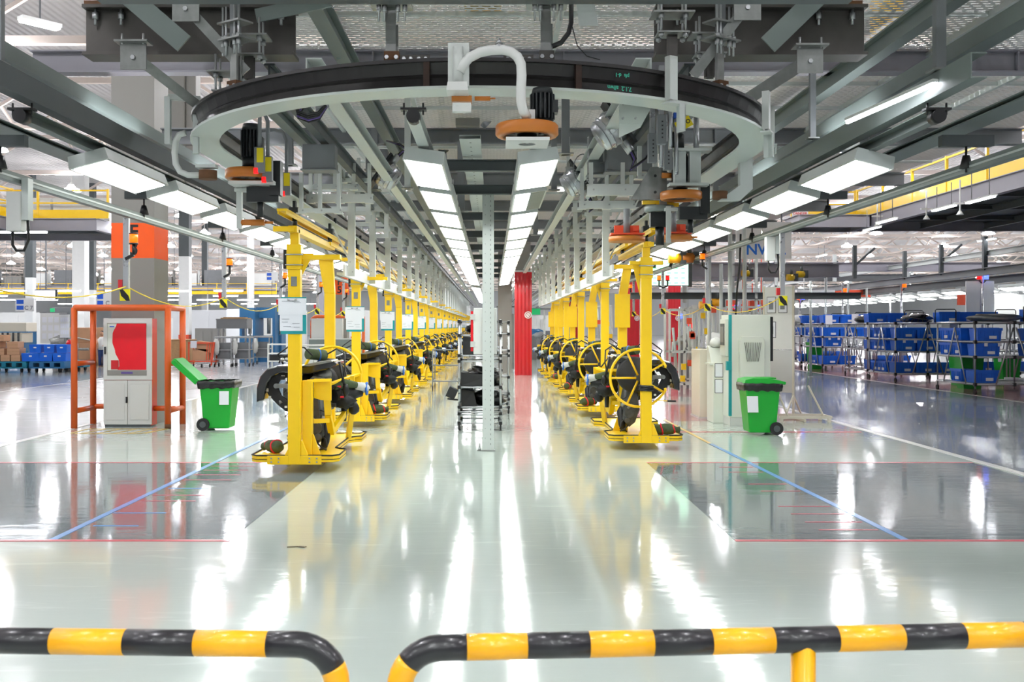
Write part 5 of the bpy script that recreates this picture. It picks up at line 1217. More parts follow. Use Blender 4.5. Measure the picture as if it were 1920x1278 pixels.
# ---- notice stand
t = thing('notice_stand', 'white notice board stand with framed sheets on aluminium legs', 'board', (6.33, 22.4, 0), -.8)
for x in (-.36, .36):
    b = MB(); b.bar((x, 0, .05), (x, 0, 2.9), .04, .04); b.build('post', 'machine_beige', t)
    b = MB(); b.bar((x, -.5, .03), (x, .5, .03), .05, .05); b.bar((x, -.35, .05), (x, 0, .5), .03, .03); b.bar((x, .35, .05), (x, 0, .5), .03, .03); b.build('foot', 'machine_beige', t)
b = MB(); b.box(-.34, .34, -.01, .01, 1.5, 2.88); b.build('upper_board', 'white_paint', t)
b = MB(); b.box(-.34, .34, -.01, .01, .55, 1.48); b.build('lower_board', 'cabinet_gray', t)
for x, z in ((-.28, 2.3), (-.0, 2.3), (-.28, 1.75)):
    b = MB(); b.box(x, x+.22, -.016, -.01, z, z+.36); f_ = b.build('sheet_frame', 'steel_dark', t)
    b = MB(); b.box(x+.012, x+.208, -.02, -.016, z+.012, z+.348); b.build('sheet', 'paper', f_)
    b = MB(); b.box(x+.05, x+.16, -.022, -.02, z+.08, z+.26); b.build('print', 'text_gray', f_)
t = thing('floor_rig', 'low beige tube frame on the floor right of the green bin', 'frame', (6.75, 21.2, 0))
b = MB(); b.bar((-.75, 0, .1), (.35, 0, .1), .04, .05); b.bar((-.75, .6, .1), (.35, .6, .1), .04, .05); b.bar((.35, 0, .1), (.35, .6, .1), .04, .05); b.bar((-.2, 0, .03), (-.2, .6, .03), .04, .05); b.bar((-.05, .3, .75), (.2, .05, .12), .03, .03); b.bar((-.55, .05, .12), (-.75, .3, .75), .03, .03)
for x in (-.7, .3):
    for y in (0, .6): b.box(x-.03, x+.03, y-.03, y+.03, 0, .08)
b.build('tube', 'machine_beige', t)
# ---- red columns
def red_col(x, y, top, label, badge=True, w_=.7, tape=False):
    t = thing('red_column', label, 'column', (x, y, 0))
    b = MB(); n = 9; P = []
    for k in range(n+1): P.append((-w_/2+w_*k/n, -.0-.013*(k % 2)))
    P += [(w_/2, .7), (-w_/2, .7)]; b.prism(P, 'z', 0, top); b.build('red_wrap', 'column_red', t)
    b = MB(); b.box(-w_/2+.03, w_/2-.02, .0, .68, top, top+.07); b.build('white_rim', 'white_paint', t)
    b = MB(); b.box(-w_/2+.05, w_/2-.05, .05, .65, top+.07, 12.2); b.build('shaft', 'column_gray', t)
    if badge:
        b = MB(); b.cyl((w_*.28, -.06, 2.48), (w_*.28, -.04, 2.48), .15, n=24); g = b.build('round_badge', 'white_paint', t)
        b = MB(); b.tube([Vector((w_*.28, -.062, 2.48))+Vector((.1*math.cos(a), 0, .1*math.sin(a))) for a in [2*math.pi*k/20 for k in range(20)]], .012, 6, closed=True); b.bar((w_*.28-.07, -.062, 2.55), (w_*.28+.07, -.062, 2.41), .012, .02, up=(0, 1, 0)); b.build('prohibition_ring', 'red_paint', g)
    if tape:
        b = MB()
        for k in range(6): b.box(-w_/2-.02+k*.25*w_*.7, -w_/2-.02+(k+.5)*.25*w_*.7, -.05, -.04, 1.2, 1.27)
        b.build('yellow_tape', 'rail_yellow', t)
red_col(1.28, 41.8, 4.25, 'red ribbed column wrap standing in the middle, right of the slotted column')
red_col(10.35, 57.6, 6.2, 'red ribbed column far right, behind the green display', tape=True)
red_col(8.15, 58.5, 5.6, 'red ribbed column just right of the first right carrier post')
red_col(5.2, 64, 5.6, 'red ribbed column seen between the right carrier posts', False)
# ================================================================ mezzanines
def railing(name, p, q, z, label, step=2.4):
    p = Vector((p[0], p[1], z)); q = Vector((q[0], q[1], z)); n = max(1, round((q-p).length/step)); d = q-p
    t = thing(name, label, 'railing', tuple(p))
    b = MB(); b.bar((0, 0, .14), d+Vector((0, 0, .14)), .03, .3); b.build('toe_board', 'yellow', t)
    b = MB()
    for h in (.52, .95): b.bar((0, 0, h), d+Vector((0, 0, h)), .05, .05)
    b.build('hand_rail', 'yellow', t)
    for k in range(n+1):
        c = d*(k/n); b = MB(); b.bar(c, c+Vector((0, 0, 1.0)), .07, .07); b.build('post', 'yellow', t)
def deck_block(x0, x1, y0, y1, label):
    t = thing('mezzanine_deck', label, 'platform', ((x0+x1)/2, y0, 5.2)); w_ = (x1-x0)/2; d = y1-y0
    b = MB(); b.box(-w_, w_, 0, d, .42, .5); b.build('plate', 'deck_underside', t)
    b = MB(); b.ibeam((-w_, 0, .3), (-w_, d, .3), .2, .42); b.ibeam((w_, 0, .3), (w_, d, .3), .2, .42); b.ibeam((-w_, 0, .3), (w_, 0, .3), .2, .42); b.ibeam((-w_, d, .3), (w_, d, .3), .2, .42); b.build('edge_beam', 'steel_lilac', t)
    b = MB()
    for k in range(1, int(2*w_/2.2)): b.ibeam((-w_+2.2*k, 0, .28), (-w_+2.2*k, d, .28), .1, .22)
    for k in range(1, int(d/3)+1): b.ibeam((-w_, 3*k, .34), (w_, 3*k, .34), .1, .14)
    b.build('joist', 'steel_dark', t)
    t['kind'] = 'structure'
    return t
deck_block(12.6, 34, 12, 35, 'dark underside of the mezzanine platform on the right')
railing('mezzanine_railing', (12.6, 12), (12.6, 35), 5.72, 'yellow railing and toe board along the right mezzanine edge')
railing('mezzanine_railing', (10.4, 35.2), (12.6, 35.2), 5.72, 'short yellow railing at the far left corner of the right mezzanine', 1.6)
deck_block(10.2, 12.5, 33.6, 35.3, 'small landing at the far corner of the right mezzanine')
deck_block(-42, -13.6, 34.8, 38.8, 'mezzanine platform above the left aisle')
railing('mezzanine_railing', (-30, 34.8), (-13.2, 34.8), 5.72, 'yellow railing of the left mezzanine, facing the camera')
railing('mezzanine_railing', (-16.4, 22), (-16.4, 34.6), 5.72, 'yellow railing of the left mezzanine side wing')
deck_block(-30, -16.5, 22, 34.6, 'side wing of the left mezzanine')
for k in range(5):
    b = MB(); b.box(-1.0, 1.0, 0, .6, 0, .85); tag(b.build('white_housing', 'white_paint', loc=(-23+2.1*k, 36, 5.72)), f'white housing on the left mezzanine behind the railing, {nth(k)} from the left', 'equipment', 'white housings on the left mezzanine')
b = MB(); b.box(-.28, .28, -.01, .01, -.2, .2); sg = tag(b.build('sign_board', 'white_paint', loc=tuple(at(1500, 398, 35.13))), 'small white sign with red lettering on the mezzanine corner', 'sign')
text('DANGER', .12, (0, -.015, -.04), 'text_red', sg)
for k, (px, py, d) in enumerate(((1635, 427, 30), (1662, 412, 26.5), (1770, 388, 25), (1838, 372, 22), (1540, 465, 44), (1850, 440, 36))):
    p = at(px, py, d); p.z = min(p.z, 5.1) if p.z > 5.1 else p.z
    t = thing('tube_lamp', f'slim bright tube lamp under the right mezzanine, {nth(k)} from the far end' if k < 4 else ('slim tube lamp left of the dark mezzanine' if k == 4 else 'slim tube lamp under the far part of the mezzanine'), 'lamp', tuple(p))
    b = MB(); b.bar((0, -.65, 0), (0, .65, 0), .11, .03); b.build('housing', 'white_paint', t)
    b = MB(); b.cyl((0, -.4, 0), (0, -.4, 5.5-p.z), .01, n=6); b.cyl((0, .4, 0), (0, .4, 5.5-p.z), .01, n=6); b.build('rod', 'steel_gray', t)
    b = MB(); b.bar((0, -.6, -.03), (0, .6, -.03), .09, .03); b.build('tube', 'lamp_tube', t)
for k, (px, py, d) in enumerate(((40, 435, 36), (203, 426, 36))):
    t = thing('tube_lamp', ['bright tube lamp under the left mezzanine at the picture edge', 'bright tube lamp under the left mezzanine next to the orange band'][k], 'lamp', tuple(at(px, py, d)))
    b = MB(); b.box(-.9, .9, -.06, .06, -.03, .03); b.build('tube', 'lamp_tube', t)
    b = MB(); b.cyl((-.5, 0, .03), (-.5, 0, 5.63-t.location.z), .012, n=6); b.build('rod', 'steel_gray', t)
for k, (px, py, d) in enumerate(((1645, 420, 28), (1737, 407, 27), (1800, 398, 25))):
    t = thing('sprinkler_head', f'small white sprinkler under the right mezzanine, {nth(k)} of three', 'sprinkler', tuple(at(px, py, d)))
    b = MB(); b.cyl((0, 0, 0), (0, 0, 5.62-t.location.z), .02); b.bar((-.15, 0, .22), (.15, 0, .22), .05, .04); b.cyl((0, 0, -.06), (0, 0, .04), .09, .03); b.build('body', 'white_paint', t)
st = thing('strip_lamp', 'strip lamp hanging over the far left hall floor', 'lamp', (0, 0, 0), 0, 'strip lamps in the far left hall')
b = MB(); b.box(-.8, .8, -.12, .12, -.05, .02); b.build('tube', 'lamp_tube', st)
b = MB(); b.box(-.84, .84, -.15, .15, .02, .08); b.build('housing', 'white_paint', st)
b = MB(); b.cyl((0, 0, .08), (0, 0, 5.7), .012, n=6); b.build('rod', 'steel_gray', st)
for r_, (y_, z_) in enumerate(((58, 4.05), (68, 4.05), (78, 4.05), (103, 4.3))):  # one row is real, the others are added to brighten walls and cabinets
    for k in range(10):
        o = st if r_+k == 0 else copy_tree(st)
        o['label'] = f'strip lamp in real and added left hall rows, {nth(r_)} row, {nth(k)} from the left'; o.location = (-43+3.1*k-(r_ > 1)*1.2+.3*r_, y_, z_)
# far walkway left
deck_block(-52, -19.6, 92, 96, 'far mezzanine walkway on the left'); 
railing('mezzanine_railing', (-52, 92), (-19.6, 92), 4.95, 'yellow railing of the far left walkway', 2.8)
for k in range(14):
    b = MB(); b.box(-.8, .8, 0, 1, 0, .9+.3*(k % 3)); b.box(-.5, .5, -.05, 0, .2, .7); b.cyl((.9, .4, 0), (.9, .4, 1.5), .12)
    tag(b.build('walkway_machine', ['column_gray', 'white_paint', 'steel_gray'][k % 3], loc=(-51+2.3*k, 93.2, 5.7)), f'small machine standing on the far left walkway, {nth(k)} from the left', 'machine', 'machines on the far left walkway')

# ================================================================ flow rack carts on the right
def rack_cart(label, W=2.3, Dp=2.5):
    t = thing('rack_cart', label, 'cart', (0, 0, 0), 0, 'tube rack carts along the right aisle')
    H = 2.12; SZ = (.3, 1.1, 1.55, H)
    for x in (0, W*.5, W):
        for y in (0, Dp):
            b = MB(); b.cyl((x, y, .16), (x, y, H if x != W*.5 else H+.0), .024, n=10); b.build('upright', 'zinc', t)
            if x != W*.5:
                b = MB(); b.cyl((x-.02, y, .085), (x+.02, y, .085), .085, n=18); b.build('caster', 'rubber', t)
    for z in SZ:
        b = MB(); b.cyl((-.03, 0, z), (W+.03, 0, z), .03, n=8); b.cyl((-.03, Dp, z), (W+.03, Dp, z), .03, n=8); b.cyl((0, 0, z), (0, Dp, z), .03, n=8); b.cyl((W, 0, z), (W, Dp, z), .03, n=8)
        for k in range(1, 12): b.bar((W*k/12, .02, z+.01), (W*k/12, Dp, z+.01), .03, .03)
        b.build('shelf', 'zinc', t)
    b = MB(); b.cyl((W*.5-.55, -.03, .3), (W*.5-.04, -.03, H-.15), .024, n=8); b.cyl((W*.5+.55, -.03, .3), (W*.5+.04, -.03, H-.15), .024, n=8); b.build('a_brace', 'zinc', t)
    b = MB(); b.cyl((-.03, Dp*.2, .3), (-.03, Dp*.5, H-.15), .022, n=8); b.cyl((-.03, Dp*.8, .3), (-.03, Dp*.5, H-.15), .022, n=8); b.build('side_brace', 'zinc', t)
    for x in (0, W*.5, W):
        for z in SZ: b = MB(); b.box(x-.04, x+.04, -.05, .05, z-.05, z+.05); b.build('joint_clamp', 'black', t)
    b = MB()
    for x in (.3, .7, 1.5, 1.9):
        for z in SZ[1:3]: b.box(x-.05, x+.05, -.05, -.04, z-.13, z-.03)
    b.build('tag_card', 'paper', t)
    b = MB(); b.tube([(W*.62, 0, H), (W*.62, 0, H+.45), (W*.64, 0, H+.5), (W*.92, 0, H+.5), (W*.94, 0, H+.45), (W*.94, 0, H)], .018, 8); b.build('top_hoop', 'black', t)
    return t
def crate(label, group):
    t = thing('blue_crate', label, 'crate', (0, 0, 0), 0, group)
    b = MB(); b.hexa([(-.33, 0, 0), (.33, 0, 0), (.33, .5, 0), (-.33, .5, 0), (-.36, -.02, .36), (.36, -.02, .36), (.36, .52, .36), (-.36, .52, .36)]); b.box(-.375, .375, -.04, -.0, .3, .38)
    for x in (-.26, -.13, .13, .26): b.box(x-.008, x+.008, -.03, 0, .03, .3)
    b.build('shell', 'bin_blue', t)
    b = MB(); b.box(-.02, .2, -.034, -.026, .06, .15); b.build('label', 'paper', t)
    return t
rc = rack_cart('x'); cr = crate('x', 'blue crates on the rack carts'); firstc = True; firstr = True
SH = {0: .34, 1: 1.13, 2: 1.58, 3: 2.15}
carts = [(14.15, 29.7, 0), (16.7, 30.4, 0), (14.4, 36.2, 0), (16.9, 36.9, 0), (14.6, 39.4, 0), (14.5, 44.5, 0), (17.0, 44.8, 0), (14.7, 48.2, 0), (14.7, 53, 0), (17.2, 53, 0), (14.8, 58, 0), (19.2, 30.8, 0), (19.6, 37.2, 0)]
rnd = random.Random(3)
fill = {0: [(0, .4), (1, .4), (1, 1.9), (2, .45), (2, 1.9), (3, 1.95)], 1: [(1, .45), (1, 1.2), (2, .45), (2, 1.2), (3, .5), (0, .45), (0, 1.2), (0, 1.95)],
 2: [(2, .4), (2, 1.15), (2, 1.9), (1, .4), (1, 1.15), (1, 1.9), (0, .4), (0, 1.15), (0, 1.9), (3, 1.95)], 3: [(1, .4), (1, 1.15), (2, .4), (2, 1.2), (3, .4), (3, 1.15), (0, .4), (0, 1.15)],
 4: [(3, .4), (3, 1.15), (2, .4), (2, 1.15), (1, .4), (0, .45)], 5: [(3, .4), (3, 1.15), (3, 1.9), (2, .4), (2, 1.15), (2, 1.9), (1, .5), (0, .4), (0, 1.15)]}
nc = 0
for i, (x, y, rz) in enumerate(carts):
    lb = f'silver tube rack cart with blue crates beside the right aisle, {nth(i)} counted from the nearest'
    o = rc if i == 0 else copy_tree(rc)
    o['label'] = lb; o.location = (x, y, 0)
    for (sh, dx) in fill.get(i, [(3, .4), (3, 1.2), (2, .4), (2, 1.15), (2, 1.9), (1, .8), (0, .4), (0, 1.2)]):
        lb2 = f'blue crate, {["lowest", "second", "third", "top"][sh]} shelf, {nth(i)} rack cart, {"left" if dx < .7 else "middle" if dx < 1.5 else "right"}'
        c = cr if nc == 0 else copy_tree(cr)
        c['label'] = lb2; c.location = (x+dx, y+.06+(.0 if sh else .1), SH[sh]); nc += 1
        if i in (0, 2, 5) and sh != 3:
            c = copy_tree(cr, f'blue crate set lengthwise, {["lowest", "second", "third"][sh]} shelf, {nth(i)} rack cart, behind the {"left" if dx < .7 else "middle" if dx < 1.5 else "right"} one', (x+.05, y+1.1+dx*.5, SH[sh]), rz=-math.pi/2); nc += 1
# covered parts on top of the carts
for k, (x, y, z, rx, ry, rz_, m, lb) in enumerate(((15.1, 30.4, 2.26, .8, .5, .13, 'cast_alloy', 'grey moulded panel lying on top of the nearest rack cart'), (15.5, 37, 2.28, .55, .5, .2, 'liner_black', 'black moulded part on top of the third rack cart'), (14.9, 40.5, 2.28, .4, .5, .17, 'liner_black', 'black and white moulded part on top of the fifth rack cart'), (14.9, 49, 2.3, .5, .5, .25, 'cloth_white', 'white wrapped part on top of a far rack cart'), (14.9, 54, 2.3, .5, .5, .25, 'cloth_white', 'grey wrapped part on top of the farthest rack carts'))):
    b = MB(); b.blob((0, 0, 0), rx, ry, rz_, .3, 2.5, 20, k+40); tag(b.build('moulded_part', m, loc=(x, y, z)), lb, 'part')
for k, (x, y, w_, h) in enumerate(((16.1, 34.5, .5, 1.0), (15.4, 32.5, .55, 1.05), (15.2, 47.5, .5, 1.2), (17.4, 34, .5, 1.0))):
    t = thing('green_bin', f'green plastic bin standing behind the rack carts, {nth(k)} of four', 'bin', (x, y, 0))
    b = MB(); b.hexa([(-w_/2, 0, 0), (w_/2, 0, 0), (w_/2, .5, 0), (-w_/2, .5, 0), (-w_/2-.08, -.05, h), (w_/2+.08, -.05, h), (w_/2+.08, .55, h), (-w_/2-.08, .55, h)]); b.box(-w_/2-.12, w_/2+.12, -.08, .58, h, h+.06); b.build('body', 'bin_green', t)
b = MB(); b.cyl((0, 0, 0), (0, 0, .4), .22, n=20); tag(b.build('white_drum', 'white_paint', loc=(16.3, 31.8, 0)), 'small white drum on the floor under the nearest rack cart', 'drum')
# paper cards hung on carts
for k, (x, y, z) in enumerate(((16.15, 36.1, 1.9), (16.75, 36.8, 1.9), (16.1, 29.6, 2.4), (14.75, 44.4, 2.3), (15.9, 44.4, 2.35))):
    b = MB(); b.box(-.15, .15, -.005, .005, -.2, .2); tag(b.build('card', 'paper', loc=(x, y, z)), f'white paper card hung on the rack carts, {nth(k)} from the right group', 'card', 'paper cards on the rack carts')
# signal poles over the racks
def spole(x, y, z, cols, label):
    t = thing('signal_pole', label, 'pole', (x, y, 0))
    b = MB(); b.cyl((0, 0, 0), (0, 0, z), .05, n=10); b.build('pole', 'aluminium', t)
    for j, (dx, c) in enumerate(cols):
        b = MB(); b.cyl((dx, -.06, z-.45), (dx, -.06, z-.28), .09, n=12); b.build('signal_lamp', c, t)
        b = MB(); b.bar((dx, -.06, z-.5), (0, 0, z-.62), .04, .04); b.build('bracket', 'black', t)
for k, (px, py, d, cols) in enumerate(((1842, 502, 40, [(-.16, 'red_glow'), (.12, 'blue_glow')]), (1690, 520, 46, [(.12, 'amber_glow')]), (1580, 530, 50, [(.1, 'amber_glow')]), (1669, 545, 55, [(.12, 'amber_glow')]), (1500, 545, 52, [(-.1, 'amber_glow'), (.14, 'blue_glow')]), (1385, 560, 45, [(-.3, 'red_glow'), (-.1, 'blue_glow'), (.9, 'blue_glow')]), (1275, 575, 40, [(0, 'blue_glow')]), (1335, 580, 42, [(0, 'green_glow')]), (1300, 590, 34, [(-.1, 'red_glow')]))):
    p = at(px, py, d); spole(p.x, d, p.z, cols, f'grey pole with small signal lamps on the right side of the hall, {nth(k)} of nine')
# beams, second line lamps and hanging panels on the right
long = lambda a, q, w_, h, m, lb, nm='steel_beam': tag(MB().ibeam((0, 0, 0), Vector(q)-Vector(a), w_, h).build(nm, m, loc=a), lb, 'beam')
long((17.5, 25, 3.95), (17.5, 75, 3.95), .2, .26, 'steel_gray', 'long grey beam over the rack carts')
long((17.6, 25, 4.6), (17.6, 75, 4.6), .15, .2, 'steel_pale', 'pale upper rail over the rack carts')
long((20.5, 30, 3.9), (20.5, 80, 3.9), .3, .3, 'steel_dark', 'dark conveyor track above the second lamp row')
long((8, 45, 4.65), (23, 45, 4.65), .25, .4, 'steel_lilac', 'lilac grey cross beam behind the right mezzanine')
long((6.5, 52, 4.5), (24, 52, 4.5), .25, .35, 'steel_gray', 'grey cross beam further behind the right mezzanine')
long((5.5, 38, 4.1), (13, 38, 4.1), .3, .5, 'steel_lilac', 'lilac grey conveyor beam above the white machine')
long((4.5, 33, 3.0), (12.0, 33.0, 3.0), .2, .22, 'steel_dark', 'dark horizontal beam in front of the far red column')
long((6, 62, 4.2), (24, 62, 4.2), .25, .3, 'steel_pale', 'pale cross beam deep in the right bay')
for k in range(16):
    x, y, z0 = [(17.5, 33, 4), (17.5, 36, 4), (17.5, 39.5, 4), (17.5, 43, 4), (14.3, 40, 3.9), (15.2, 45, 4), (11, 45, 3.0), (12.6, 45, 3.2), (13.8, 52, 3.2), (10, 52, 3), (9, 38, 3), (7.2, 38, 2.9), (11.8, 52, 3.1), (16.5, 62, 3), (20.5, 50, 4), (20.5, 58, 4)][k]
    b = MB(); b.bar((0, 0, 0), (0, 0, 5.2-z0), .14, .14); b.bar((0, 0, .5), (.0 if k % 2 else .8, 0, 1.2), .08, .08)
    tag(b.build('hanger_post', 'steel_dark' if k < 5 else 'steel_pale', loc=(x, y, z0)), f'hanging steel post with strut in the right bay, {nth(k)} of sixteen', 'post', 'hanging posts in the right bay')
for k in range(16):
    o = copy_tree(fx0, f'bright box lamp of the distant right lamp row above the racks, {nth(k)} from the right', (21.5, 38+2.7*k, 3.55)); o.rotation_euler = (0, .3, 0)
for k in range(14):
    o = copy_tree(fx0, f'bright box lamp of the distant rear right row, {nth(k)} of its row', (27, 46+3.2*k, 3.7)); o.rotation_euler = (0, .2, 0)
for k, (px, py, d, w_, h, m, lb) in enumerate(((1838, 560, 40, .55, 1.4, 'white_paint', 'white hanging panel left of the orange one'), (1866, 575, 42.6, .8, .8, 'white_paint', 'white hanging panel above the nearest rack'), (1900, 572, 42, .9, .9, 'white_paint', 'rightmost white hanging panel'), (1818, 562, 41, .48, .42, 'orange_red', 'orange hanging panel above the second rack'), (1582, 552, 55, .5, .5, 'orange_red', 'small orange panel above the far racks'), (1612, 550, 56, .6, .4, 'orange_red', 'right small orange panel above the far racks'), (1540, 560, 56, .7, .5, 'white_paint', 'white panel above the farthest racks'))):
    b = MB(); b.box(-w_, w_, 0, .08, -h/2, h/2); tag(b.build('hanging_screen', m, loc=tuple(at(px, py, d))), lb, 'panel')
# big white hanging sign with blue lettering
t = thing('hanging_sign', 'large white hanging sign with blue lettering above the tall machine', 'sign', tuple(at(1431, 450, 27)))
b = MB(); b.box(-.02, .75, 0, .06, -.5, .48); b.box(-.72, -.04, 0, .06, -.5, .48); b.build('board', 'white_paint', t)
text('INV 62', .4, (.02, -.01, -.26), 'text_blue', t)
b = MB(); b.bar((-.5, .03, .48), (-.5, .03, 5.476-t.location.z), .03, .03); b.bar((.5, .03, .48), (.5, .03, 5.476-t.location.z), .03, .03); b.build('suspension_rod', 'steel_gray', t)
# green lit display
t = thing('display_board', 'large lit display with pale green text behind the first right carrier', 'display', tuple(at(1256, 510, 33)))
b = MB(); b.box(-.65, .62, 0, .08, -.45, .42); b.build('case', 'steel_dark', t); b = MB(); b.box(.62, .72, -.02, .2, -.47, .44); b.build('side_rim', 'steel_dark', t)
b = MB(); b.box(-.63, .6, -.01, 0, -.43, .4); sc_ = b.build('screen', 'screen_green', t)
b = MB()
for r_ in range(5):
    for c_ in range(5): b.box(-.55+.23*c_, -.43+.23*c_, -.014, -.01, .28-.16*r_, .3-.16*r_)
b.build('screen_text', 'green_glow', sc_)
# exit sign
b = MB(); b.box(-.28, .28, 0, .05, -.13, .13); tag(b.build('exit_sign', 'sign_green', loc=tuple(at(1001, 584, 44))), 'small green exit sign right of the middle red column', 'sign')
# conveyor clutter frames between the machine and the red columns
rnd = random.Random(11)
def cell_frame(x, y, w_, h, label, cols):
    t = thing('test_rig', label, 'frame', (x, y, 0))
    b = MB()
    for xx in (-w_/2, -w_/6, w_/6, w_/2):
        for yy in (0, .8): b.bar((xx, yy, 0), (xx, yy, h), .06, .06)
    for z in (.3, h*.5, h): b.bar((-w_/2, 0, z), (w_/2, 0, z), .06, .06); b.bar((-w_/2, .8, z), (w_/2, .8, z), .06, .06)
    b.build('frame', 'hanger_white', t)
    b = MB()
    for k in range(7): u = rnd.uniform(-w_/2, w_/2); b.cyl((u, .2, rnd.uniform(.2, .5)*h), (u+rnd.uniform(-.1, .1), .3, rnd.uniform(.6, 1.0)*h), .04, n=6)
    b.build('pipework', 'steel_pale', t)
    for c in cols:
        b = MB()
        for k in range(5): u, v = rnd.uniform(-w_/2, w_/2), rnd.uniform(.3, h); b.box(u-.07, u+.07, -.08, 0, v-.08, v+.1)
        b.build('fittings', c, t)
k = 0
for (x, y, w_, h) in ((5.9, 30, 1.3, 2.5), (6.9, 32, 1.3, 2.6), (7.2, 27.6, .9, 2.3), (9.2, 36, 1.8, 2.7), (11.3, 44, 2.0, 3.2), (13.0, 50, 2.5, 3.4), (4.6, 44, 1.2, 2.9), (3.4, 52, 1.4, 3.0)):
    cell_frame(x, y, w_, h, f'grey tubular test frame crowded with orange fittings on the right, {nth(k)} from the front', [['orange_red', 'yellow'], ['yellow', 'white_paint']][k % 2]); k += 1
for k, (px, py, d, m) in enumerate(((1268, 484, 24, 'rail_yellow'), (1293, 483, 24, 'amber_tyre'), (1400, 512, 37.5, 'yellow'), (1484, 520, 37.5, 'yellow'), (1503, 514, 37.6, 'yellow'), (1322, 572, 31, 'rail_yellow'), (1345, 567, 31, 'rail_yellow'), (1455, 548, 44, 'yellow'), (1570, 500, 52, 'yellow'), (1610, 505, 52, 'yellow'))):
    t = thing('drive_motor', f'small yellow drive motor in the equipment behind the white machine, {nth(k)} of ten', 'motor', tuple(at(px, py, d)))
    b = MB(); b.cyl((-.18, 0, 0), (.1, 0, 0), .12, n=16); b.build('housing', m, t); b = MB(); b.box(.08, .22, -.1, .1, -.14, .14); b.cyl((.0, 0, .1), (0, 0, .3), .05, n=10); b.build('gearbox', 'steel_dark', t)
for k, (px, d, z1) in enumerate(((1369, 23.5, 4.3), (1396, 25, 5.4), (1330, 27, 4.0), (1352, 29, 3.8), (1418, 33, 4.6), (1520, 40, 3.8), (1548, 46, 4.2), (1590, 48, 4.1), (1625, 50, 4.0))):
    b = MB(); b.cyl((0, 0, 0), (0, 0, z1), .05, n=10); b.box(-.08, .08, -.08, .08, 0, .03); tag(b.build('conduit_pole', 'steel_pale', loc=((px-923)*d/F, d, 0)), f'slender grey conduit pole behind the white machine, {nth(k)} of nine from the near side', 'pole', 'conduit poles')
for k, (px, py, d, w_, h) in enumerate(((1380, 573, 46, .5, .5), (1420, 574, 47, .35, .5), (1345, 515, 40, 1.6, .35), (1440, 505, 41, 1.2, .3), (1530, 548, 48, .9, .25))):
    m = ['orange_red', 'orange_red', 'steel_lilac', 'hanger_white', 'white_paint'][k]
    b = MB(); b.box(-w_, w_, 0, .3, -h/2, h/2)
    for q_ in (-.6, .6): b.bar((w_*q_, .1, h/2), (w_*q_, .1, 5.2-at(px, py, d).z), .04, .04)
    tag(b.build('overhead_unit', m, loc=tuple(at(px, py, d))), ['orange overhead box behind the tall machine, left', 'orange overhead box behind the tall machine, right', 'lilac grey overhead unit left of the cable', 'pale overhead unit right of the cable', 'white overhead unit left of the racks'][k], 'unit')
for k, (px, py, d, m, rx) in enumerate(((1290, 640, 33, 'cast_alloy', .4), (1345, 640, 29, 'white_paint', .35), (1000, 625, 62, 'machine_blue', .8), (1022, 630, 60, 'steel_gray', .7))):
    p = at(px, py, d); t = thing('stored_part', ['alloy casting between the test rigs', 'white moulded part beside the control desk', 'blue stacked goods beyond the middle red column', 'grey stacked goods beyond the middle red column'][k], 'part', (p.x, d, 0))
    b = MB(); b.blob((0, 0, p.z), rx, rx*.6, .25, .35, 4, 18, k+70); b.build('casting', m, t); b = MB(); b.box(-rx*.7, rx*.7, -.2, .2, 0, p.z-.1); b.build('stand', 'steel_gray', t)
# things left and right of the far middle
for k, (px, py, d, w_, dd, h, m, lb) in enumerate(((1025, 640, 60, .35, 2, .9, 'cardboard', 'stack of cartons far down the line between red column and carriers'), (1052, 640, 60, .35, 2, .8, 'cardboard', 'second carton stack far down the line'), (1020, 616, 70, .7, 2, 1.7, 'steel_gray', 'grey machinery far down the line right of the red column'), (950, 600, 48, .35, .8, 2.6, 'column_gray', 'grey column strip left of the middle red column'), (1010, 600, 90, 3.0, .3, 3, 'white_paint', 'pale partition wall far down the line'))):
    p = at(px, py, d); b = MB(); b.box(-w_, w_, 0, dd, 0, h); b.box(-w_*.9, -.05*w_, -.04, 0, h*.1, h*.9); b.box(.05*w_, w_*.9, -.04, 0, h*.1, h*.9)
    tag(b.build('far_block', m, loc=(p.x, d, 0), bevel=.02), lb, 'block')
t = thing('steel_gateway', 'grey steel door frame right of the middle red column', 'frame', (2.6, 46, 0))
b = MB(); b.bar((-.9, 0, 0), (-.9, 0, 2.8), .08, .08); b.bar((.9, 0, 0), (.9, 0, 2.8), .08, .08); b.bar((-.9, 0, 2.8), (.9, 0, 2.8), .08, .08); b.bar((-2.4, 0, 2.9), (-.9, 0, 2.9), .07, .07); b.build('frame', 'steel_gray', t)
b = MB(); b.box(-.3, .3, 0, .2, 0, 8); tag(b.build('grey_duct', 'column_gray', loc=(.55, 44, 0)), 'grey vertical duct left of the middle red column', 'duct')

# ================================================================ left background
def dolly(x, y, w_, label, n=3, m='pallet_teal'):
    t = thing('dolly', label, 'dolly', (x, y, 0))
    b = MB(); b.box(-w_/2, w_/2, 0, 1.0, .42, .48)
    for k in range(n+1): u = -w_/2+.07+(w_-.14)*k/n; b.box(u-.09, u+.09, 0, 1.0, .22, .42)
    b.box(-w_/2, w_/2, 0, 1.0, .18, .24); b.build('platform', m, t)
    for u in (-w_/2+.25, w_/2-.25):
        for v in (.15, .85):
            b = MB(); b.cyl((u-.03, v, .1), (u+.03, v, .1), .1, n=16); b.build('caster', 'rubber', t)
def carton(x, y, z, w_, d, h, lb, g):
    t = thing('carton', lb, 'box', (x, y, z), 0, g)
    b = MB(); b.box(-w_/2, w_/2, 0, d, 0, h); b.build('box', 'cardboard', t, bevel=.01)
    b = MB(); b.box(-w_/2, w_/2, -.003, 0, h*.46, h*.54); b.build('tape', 'wood', t)
